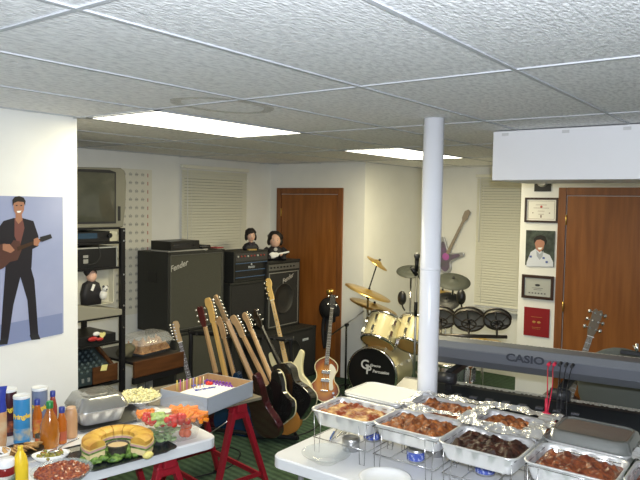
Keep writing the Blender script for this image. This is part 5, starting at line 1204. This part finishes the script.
t = bottle('dark red jar with white lid at the lower left corner', 5, 488, [(.035, 0), (.039, .006), (.039, .075), (.034, .088)], M('ketchup', (.20, .012, .012), .15, coat=.6), M('cap_white', (.80, .80, .80), .35), .024, (.0394, .012, .055, M('label_kt', (.10, .16, .10), .5, c2=(.6, .6, .55), ns=35)), name='sauce_jar', cat='jar', kz=1.1)
# crackers
p = at(22, 455); t = thing('cracker_bowl', 'dark shallow bowl holding the tan crackers', 'bowl', p)
b1 = nb(); lathe(b1, [(.05, 0), (.085, .018), (.096, .026), (.093, .026), (.08, .020), (.001, .008)], 30, cap0=True); obj('bowl', b1, M('bowl_dark', (.025, .02, .015), .35), t)
crm = M('cracker', (.66, .42, .16), .6, c2=(.48, .25, .08), ns=60)
cb = None
for i in range(14):
    a = .2*i-1.5; x_, y_ = -.065+.0105*i, .02*math.sin(i*1.2)
    b1 = nb() if i == 0 else None
    if i == 0: lathe(b1, [(.001, 0), (.031, 0), (.034, .0025), (.031, .005), (.001, .005)], 20); cb = obj('cracker', b1, crm); o = cb
    else: o = cb.copy(); C.objects.link(o)
    o.location = p+V(x_, y_, .026+.002*(i % 3)); o.rotation_euler = (.2*math.sin(i*2.3), .62, -.5+.1*i)
    tag(o, 'tan round cracker lying in the fanned row in the dark bowl', 'cracker', 'fanned row of crackers')
# white bowl at left edge
p = at(-3, 462); t = thing('white_bowl', 'white bowl rim cut by the left edge beside the crackers', 'bowl', p)
b1 = nb(); lathe(b1, [(.03, 0), (.05, .02), (.058, .05), (.055, .05), (.045, .02), (.001, .008)], 28, cap0=True); obj('bowl', b1, white, t)
# olives
p = at(51, 461); t = thing('olive_bowl', 'white oval bowl of green olives in front of the sauce bottles', 'bowl', p, facecam(p))
def ov(r, z, k=.62): return [V(r*math.cos(a), r*k*math.sin(a), z) for a in [2*PI*i/36 for i in range(36)]]
b1 = nb(); loft(b1, [ov(.045, 0), ov(.070, .018), ov(.083, .036), ov(.079, .036), ov(.066, .020), ov(.02, .008)], True, True, True); obj('bowl', b1, white, t)
olm = M('olive_green', (.22, .20, .03), .3, c2=(.32, .28, .06), ns=30); pim = M('pimento', (.5, .08, .02), .4); ob0 = None
for i in range(24):
    rr_ = .058*math.sqrt((i+.5)/24); a = i*2.4; q = p+V(rr_*math.cos(a), rr_*math.sin(a)*.8, .032+.006*math.sin(i*5))
    if i == 0:
        ob0 = thing('olive', '', 'olive', q); b1 = nb(); ball(b1, (0, 0, 0), .0095, (1, .85, .85), 10, 6); obj('olive_flesh', b1, olm, ob0); b1 = nb(); ball(b1, (.0085, 0, 0), .0032, n=6, k=4); obj('pimento', b1, pim, ob0); o = ob0
    else: o = dup(ob0, q)
    o.rotation_euler = (i*.7, i*1.3, i*2.1); tag(o, 'green olive with red pimento heaped in the white oval bowl', 'olive', 'olives in the oval bowl')
a_, b_ = p+V(.03, .0, .045), at(79, 438, TZ+.09); t = thing('serving_spoon', 'steel serving spoon leaning on the olive bowl rim', 'spoon', a_)
b1 = nb(); tube(b1, [(0, 0, 0), (b_-a_)*.4+V(0, 0, .004), (b_-a_)], .0035, 8); obj('handle', b1, chrome, t); b1 = nb(); ball(b1, (-.01, 0, -.004), .02, (1.3, .8, .3)); obj('spoon_bowl', b1, chrome, t)
# salsa
p = at(62, 481); t = thing('glass_dip_bowl', 'glass bowl of chunky red salsa at the front of the snack table', 'bowl', p)
b1 = nb(); lathe(b1, [(.06, .003), (.062, 0), (.10, .022), (.124, .048), (.126, .052), (.122, .052), (.098, .026), (.058, .006), (.001, .005)], 40); obj('bowl', b1, M('glass_clear', ()), t)
b1 = nb(); patch(b1, .21, .21, 0, .02, 40, 40, 60, .5, 5, edge=.01)
for v in list(b1.verts):
    if math.hypot(v.co.x, v.co.y) > .114: b1.verts.remove(v)
o = obj('tomato_salsa', b1, M('salsa', (.16, .014, .003), .35, c2=(.38, .09, .02), ns=75, coat=.5, ramp=(.45, .62)), None, loc=p+V(0, 0, .036)); tag(o, 'chunky red tomato salsa filling the glass bowl', 'salsa', kind='stuff')
# sub platter
pc = at(118, 455)
plat = thing('serving_platter', 'black rectangular platter under the sandwich ring', 'platter', pc+V(.02, .02, 0), LR)
b1 = nb(); loft(b1, [rr(.40, .28, .03, 0), rr(.44, .32, .04, .018), rr(.46, .34, .045, .020), rr(.43, .31, .035, .017), rr(.39, .27, .03, .004)], True, True); obj('tray', b1, M('platter_black', (.015, .018, .022), .25), plat)
lt = M('lettuce', (.03, .09, .012), .5, c2=(.22, .36, .07), ns=40, bump=.4, bs=50)
b1 = nb()
for i in range(90):
    a = i*2.399; rr_ = .05+.095*((i*37) % 90)/90; q = V(rr_*1.25*math.cos(a), rr_*.8*math.sin(a), .012); ball(b1, q, .014+.005*(i % 3), (1, 1, .6), 10, 6, .8)
o = obj('lettuce_bed', b1, lt, None, loc=pc+V(.02, .02, .006)); tag(o, 'curly green lettuce spread on the black platter under the sandwiches', 'lettuce', kind='stuff')
Rr = .118; bunm = M('bun_top', (.74, .46, .08), .45, c2=(.50, .24, .04), ns=14); crumb = M('bread_crumb', (.80, .66, .36), .7); ham = M('ham', (.60, .36, .34), .5); cheese = M('cheese', (.80, .62, .22), .4)
def sector(r0_, r1_, z0, z1, da, bulge=0, n=6):
    b1 = nb(); L = []
    for i in range(n+1):
        a = -da/2+da*i/n; cs = []
        prof = [(r0_, z0), (r1_, z0), (r1_, z0+(z1-z0)*.55)]
        if bulge: prof += [(r1_+(r0_-r1_)*(.15+.7*k/4), z0+(z1-z0)*(.55+.45*math.sin(PI*(.2+.6*k/4)))) for k in range(5)]
        else: prof[-1] = (r1_, z1)
        prof += [(r0_, z0+(z1-z0)*(.55 if bulge else 1))]
        L.append([V(r*math.cos(a), r*math.sin(a), z) for r, z in prof])
    return loft(b1, L, True, True)
sl0 = None; NS = 9; a0 = math.atan2(-pc.y, -pc.x)    # opening toward the camera
for i in range(NS):
    ang = a0+math.radians(62)+i*math.radians(236)/(NS-1); loc = pc+V(0, 0, .022)
    da = math.radians(236)/(NS-1)*.93
    if i == 0:
        sl0 = thing('sandwich_slice', '', 'sandwich', loc)
        for nm, z0, z1, mt2, ex_, bl in (('bottom_bun', 0, .026, crumb, 0, 0), ('lettuce_leaf', .026, .034, lt, .006, 0), ('ham_slice', .034, .044, ham, .004, 0), ('cheese_slice', .044, .049, cheese, .003, 0), ('top_bun', .049, .080, bunm, 0, 1)):
            obj(nm, sector(Rr-.042-ex_, Rr+.042+ex_, z0, z1, da, bl), mt2, sl0)
        o = sl0
    else: o = dup(sl0, loc)
    o.rotation_euler = (0, 0, ang)
    pos = ['right end', 'second from the right end', 'third from the right end', 'fourth from the right end', 'middle', 'fourth from the left end', 'third from the left end', 'second from the left end', 'left end'][i]
    tag(o, f'yellow topped ham sandwich slice, {pos} of the curved sandwich ring', 'sandwich', 'slices of the sandwich ring')
t = thing('dip_cup', 'clear plastic cup of tan dip inside the sandwich ring', 'cup', pc+V(-.02, -.025, .014))
b1 = nb(); lathe(b1, [(.036, 0), (.048, .05), (.052, .052), (.050, .054), (.046, .050), (.034, .003), (.001, .002)], 30); obj('cup', b1, M('cup_smoke', (.10, .09, .08), .15, alpha=.75), t)
b1 = nb(); lathe(b1, [(.001, .046), (.045, .045)], 30); obj('dip', b1, M('dip_tan', (.62, .46, .24), .5), t)
for q_, lab in (((148, 459), 'pale yellow lemon wedge at the right of the lettuce bed'),):
    q = at(*q_, TZ+.012); b1 = nb(); ball(b1, (0, 0, .012), .02, (1.4, 1, .8)); o = obj('lemon_wedge', b1, M('lemon', (.75, .66, .22), .4)); o.location = q+V(0, 0, .006); tag(o, lab, 'lemon')
# foil tray with shiny lid on an upside stack
p = at(96, 424); rz_ = LR-.05; hb = .055
t = thing('foil_tray', 'foil roasting tray with shiny embossed foil lid against the white wall', 'food tray', (p.x+.03, p.y+.04, T1+.02), rz_)
obj('pan', pan_bm(.26, .26, .075), foil_s, t, thick=.0006)
b1 = nb(); loft(b1, [rr(.275, .275, .045, .076), rr(.265, .265, .045, .088), rr(.215, .215, .04, .135), rr(.18, .18, .035, .142), rr(.12, .12, .03, .134), rr(.11, .11, .03, .142)], False, True, True); obj('lid', b1, M('lid_foil_dark', (.40, .40, .38), .18, .7, bump=.35, bs=18), t)
t = thing('baking_sheet', 'flat grey metal sheet under the lidded foil tray', 'tray', (p.x+.08, p.y+.02, T1), rz_)
b1 = nb(); loft(b1, [rr(.36, .27, .02, 0), rr(.39, .29, .025, .017), rr(.40, .30, .03, .018), rr(.35, .26, .02, .004)], True, True); obj('sheet', b1, M('sheet_grey', (.16, .16, .15), .3, .6), t)
# lettuce / cheese plate
p = at(128, 405); t = thing('foil_platter', 'round foil platter heaped with pale shredded cheese behind the vegetable box', 'platter', p+V(.05, -.03, .03))
b1 = nb(); lathe(b1, [(.08, 0), (.12, .012), (.135, .014), (.133, .010), (.12, .008), (.08, -.004)], 36, cap1=False, cap0=True); obj('plate', b1, foil_s, t)
b1 = nb(); lathe(b1, [(.06, -.03), (.05, 0)], 24, cap0=True); obj('foot', b1, foil_s, t)
chz = M('shredded_cheese', (.72, .66, .30), .6, c2=(.85, .82, .55), ns=60)
b1 = nb(); rnd = random.Random(3)
for i in range(230):
    a = rnd.uniform(0, 2*PI); r_ = .115*math.sqrt(rnd.random()); zc = .012+.030*(1-(r_/.12)**2)*rnd.uniform(.6, 1); R_ = Matrix.Rotation(rnd.uniform(0, PI), 3, 'Z') @ Matrix.Rotation(rnd.uniform(-.5, .5), 3, 'Y')
    box(b1, (r_*math.cos(a), r_*math.sin(a), zc), (rnd.uniform(.025, .055), .008, .005), R_)
o = obj('shredded_cheese', b1, chz, None, loc=p+V(.05, -.03, .036)); tag(o, 'pale yellow shredded cheese heaped on the round foil platter', 'cheese', kind='stuff')
# vegetable boxes (two clear containers stacked)
p = at(182, 441); VR = LR-.05; vp = p+V(-.002, .085, 0)
def vbox(lab, z, w, l, h, lid):
    t = thing('vegetable_box', lab, 'container', (vp.x, vp.y, z), VR)
    b1 = nb(); loft(b1, [rr(w*.86, l*.86, .04, 0), rr(w*.97, l*.97, .045, h-.008), rr(w*1.04, l*1.04, .05, h-.006), rr(w*1.04, l*1.04, .05, h)], True, False, True); obj('base', b1, glass, t)
    if lid: b1 = nb(); loft(b1, [rr(w*1.05, l*1.05, .05, h+.002), rr(w*.98, l*.98, .045, h+.012), rr(w*.88, l*.88, .04, h+.040), rr(w*.84, l*.84, .04, h+.044)], False, True, True); obj('lid', b1, M('veg_lid', (.6, .62, .62), .08, alpha=.07), t)
    return t
vbox('clear lower container with cucumbers and tomato at the corner of the table', T1, .28, .20, .065, False)
vbox('clear upper container with carrots, celery and peppers around a dip', T1+.070, .32, .25, .06, True)
vm = Matrix.Translation((vp.x, vp.y, T1+.082)) @ Matrix.Rotation(VR, 4, 'Z')
car_m = M('carrot', (.85, .20, .01), .45, c2=(.90, .30, .02), ns=20); cel = M('celery', (.36, .52, .10), .4, c2=(.50, .64, .22), ns=20); tom_m = M('tomato', (.62, .03, .015), .15, coat=.6)
def inside(nm, lab, cat, n, cx, cy, sx, sy, z, maker, mt3, grp, mat0=vm, seed=0):
    rnd = random.Random(seed); first = None
    for i in range(n):
        loc = mat0 @ V(cx+rnd.uniform(-sx, sx), cy+rnd.uniform(-sy, sy), z+.014*(i//(n/3))+rnd.uniform(0, .004))
        if first is None: first = obj(nm, maker(), mt3); o = first
        else: o = first.copy(); C.objects.link(o)
        o.location = loc; o.rotation_euler = (rnd.uniform(-.25, .25), rnd.uniform(-.35, .35), VR+rnd.uniform(-1.2, 1.2)); tag(o, lab, cat, grp)
def stick(l, r): b1 = nb(); tube(b1, [(-l, 0, 0), (0, 0, .001), (l, 0, 0)], r, 7, 3); return b1
inside('baby_carrot', 'orange baby carrot in the right part of the upper clear container', 'carrot', 34, .095, -.045, .045, .055, .012, lambda: stick(.028, .011), car_m, 'baby carrots in the right part', seed=1)
inside('carrot_stick', 'orange carrot piece in the left back part of the upper clear container', 'carrot', 22, -.09, .065, .040, .035, .014, lambda: stick(.026, .010), car_m, 'carrots in the left back part', seed=2)
inside('cherry_tomato', 'red cherry tomato at the front of the upper clear container', 'tomato', 26, -.005, -.075, .065, .03, .016, lambda: ball(nb(), (0, 0, 0), .017, n=12, k=8), tom_m, 'cherry tomatoes in the upper container', seed=3)
inside('cherry_tomato', 'red cherry tomato at the left end of the upper clear container', 'tomato', 8, -.115, -.01, .018, .04, .016, lambda: ball(nb(), (0, 0, 0), .017, n=12, k=8), tom_m, 'tomatoes at the left end', seed=6)
inside('celery_stick', 'green celery stick in the upper clear container beside the dip', 'celery', 16, -.065, -.035, .03, .035, .020, lambda: stick(.034, .010), cel, 'celery sticks', seed=4)
inside('carrot_shred', 'orange carrot piece at the back right of the upper clear container', 'carrot', 16, .075, .06, .05, .035, .016, lambda: stick(.026, .010), car_m, 'carrots in the back right part', seed=8)
t = thing('dip_tub', 'small tub of white dip in the middle of the vegetables', 'tub', vm @ V(-.015, .035, .004))
b1 = nb(); lathe(b1, [(.032, 0), (.040, .046), (.043, .047)], 26, cap0=True); obj('tub', b1, smoke, t); b1 = nb(); lathe(b1, [(.001, .044), (.038, .043)], 26); obj('white_dip', b1, M('ranch', (.82, .84, .74), .4), t)
vm2 = Matrix.Translation((vp.x, vp.y, T1+.003)) @ Matrix.Rotation(VR, 4, 'Z')
cuke = M('cucumber', (.16, .28, .09), .4, c2=(.40, .52, .26), ns=30)
inside('cucumber_slice', 'pale green cucumber slice in the lower clear container', 'cucumber', 26, -.035, -.02, .06, .07, .012, lambda: lathe(nb(), [(.001, 0), (.019, 0), (.020, .003), (.019, .006), (.001, .006)], 18), cuke, 'cucumber slices', vm2, 5)
inside('tomato_half', 'orange red tomato in the right end of the lower clear container', 'tomato', 4, .07, -.04, .022, .03, .020, lambda: ball(nb(), (0, 0, 0), .022, n=12, k=8), M('tomato_orange', (.68, .12, .03), .2, coat=.5), 'tomatoes in the lower container', vm2, 7)
b1 = nb()
for i in range(9): ball(b1, (.014*math.cos(i*2.2), .014*math.sin(i*2.2), .02+.006*(i % 3)), .016, n=10, k=6, jit=.5)
o = obj('parsley_sprig', b1, M('parsley', (.05, .18, .03), .6, c2=(.14, .32, .06), ns=40)); o.location = at(154, 440); tag(o, 'dark green parsley bunch left of the lower vegetable container', 'parsley')

# ------------------------------------------------------------------ light
def area(n, loc, size, energy, col, rot=(0, 0, 0), sy=None):
    l = bpy.data.lights.new(n, 'AREA'); l.size = size; l.energy = energy; l.color = col
    if sy: l.shape = 'RECTANGLE'; l.size_y = sy
    o = bpy.data.objects.new(n, l); C.objects.link(o); o.location = loc; o.rotation_euler = rot; return o
for x_, e_ in ((2.76, 20), (5.20, 40)): area('panel_lamp', (x_, 2.9, ZC-.012), 1.1, e_, (1, .88, .54), sy=.5)
area('panel_lamp', (-.3, .9, ZC-.012), 1.1, 16, (1, .95, .85), sy=.5)
fl = bpy.data.lights.new('camera_flash', 'SPOT'); fl.energy = 340; fl.color = (.86, .91, 1.0); fl.shadow_soft_size = .03; fl.spot_size = math.radians(160); fl.spot_blend = .6
fo = bpy.data.objects.new('camera_flash', fl); C.objects.link(fo); fo.matrix_world = cam.matrix_world.copy(); fo.location = EYE+up*.09+rt*.04
w = bpy.data.worlds.new('world'); bpy.context.scene.world = w; w.use_nodes = True; w.node_tree.nodes['Background'].inputs[0].default_value = (.6, .65, .7, 1); w.node_tree.nodes['Background'].inputs[1].default_value = .25
bpy.context.scene.view_settings.view_transform = 'Standard'
bpy.context.scene.view_settings.exposure = 0
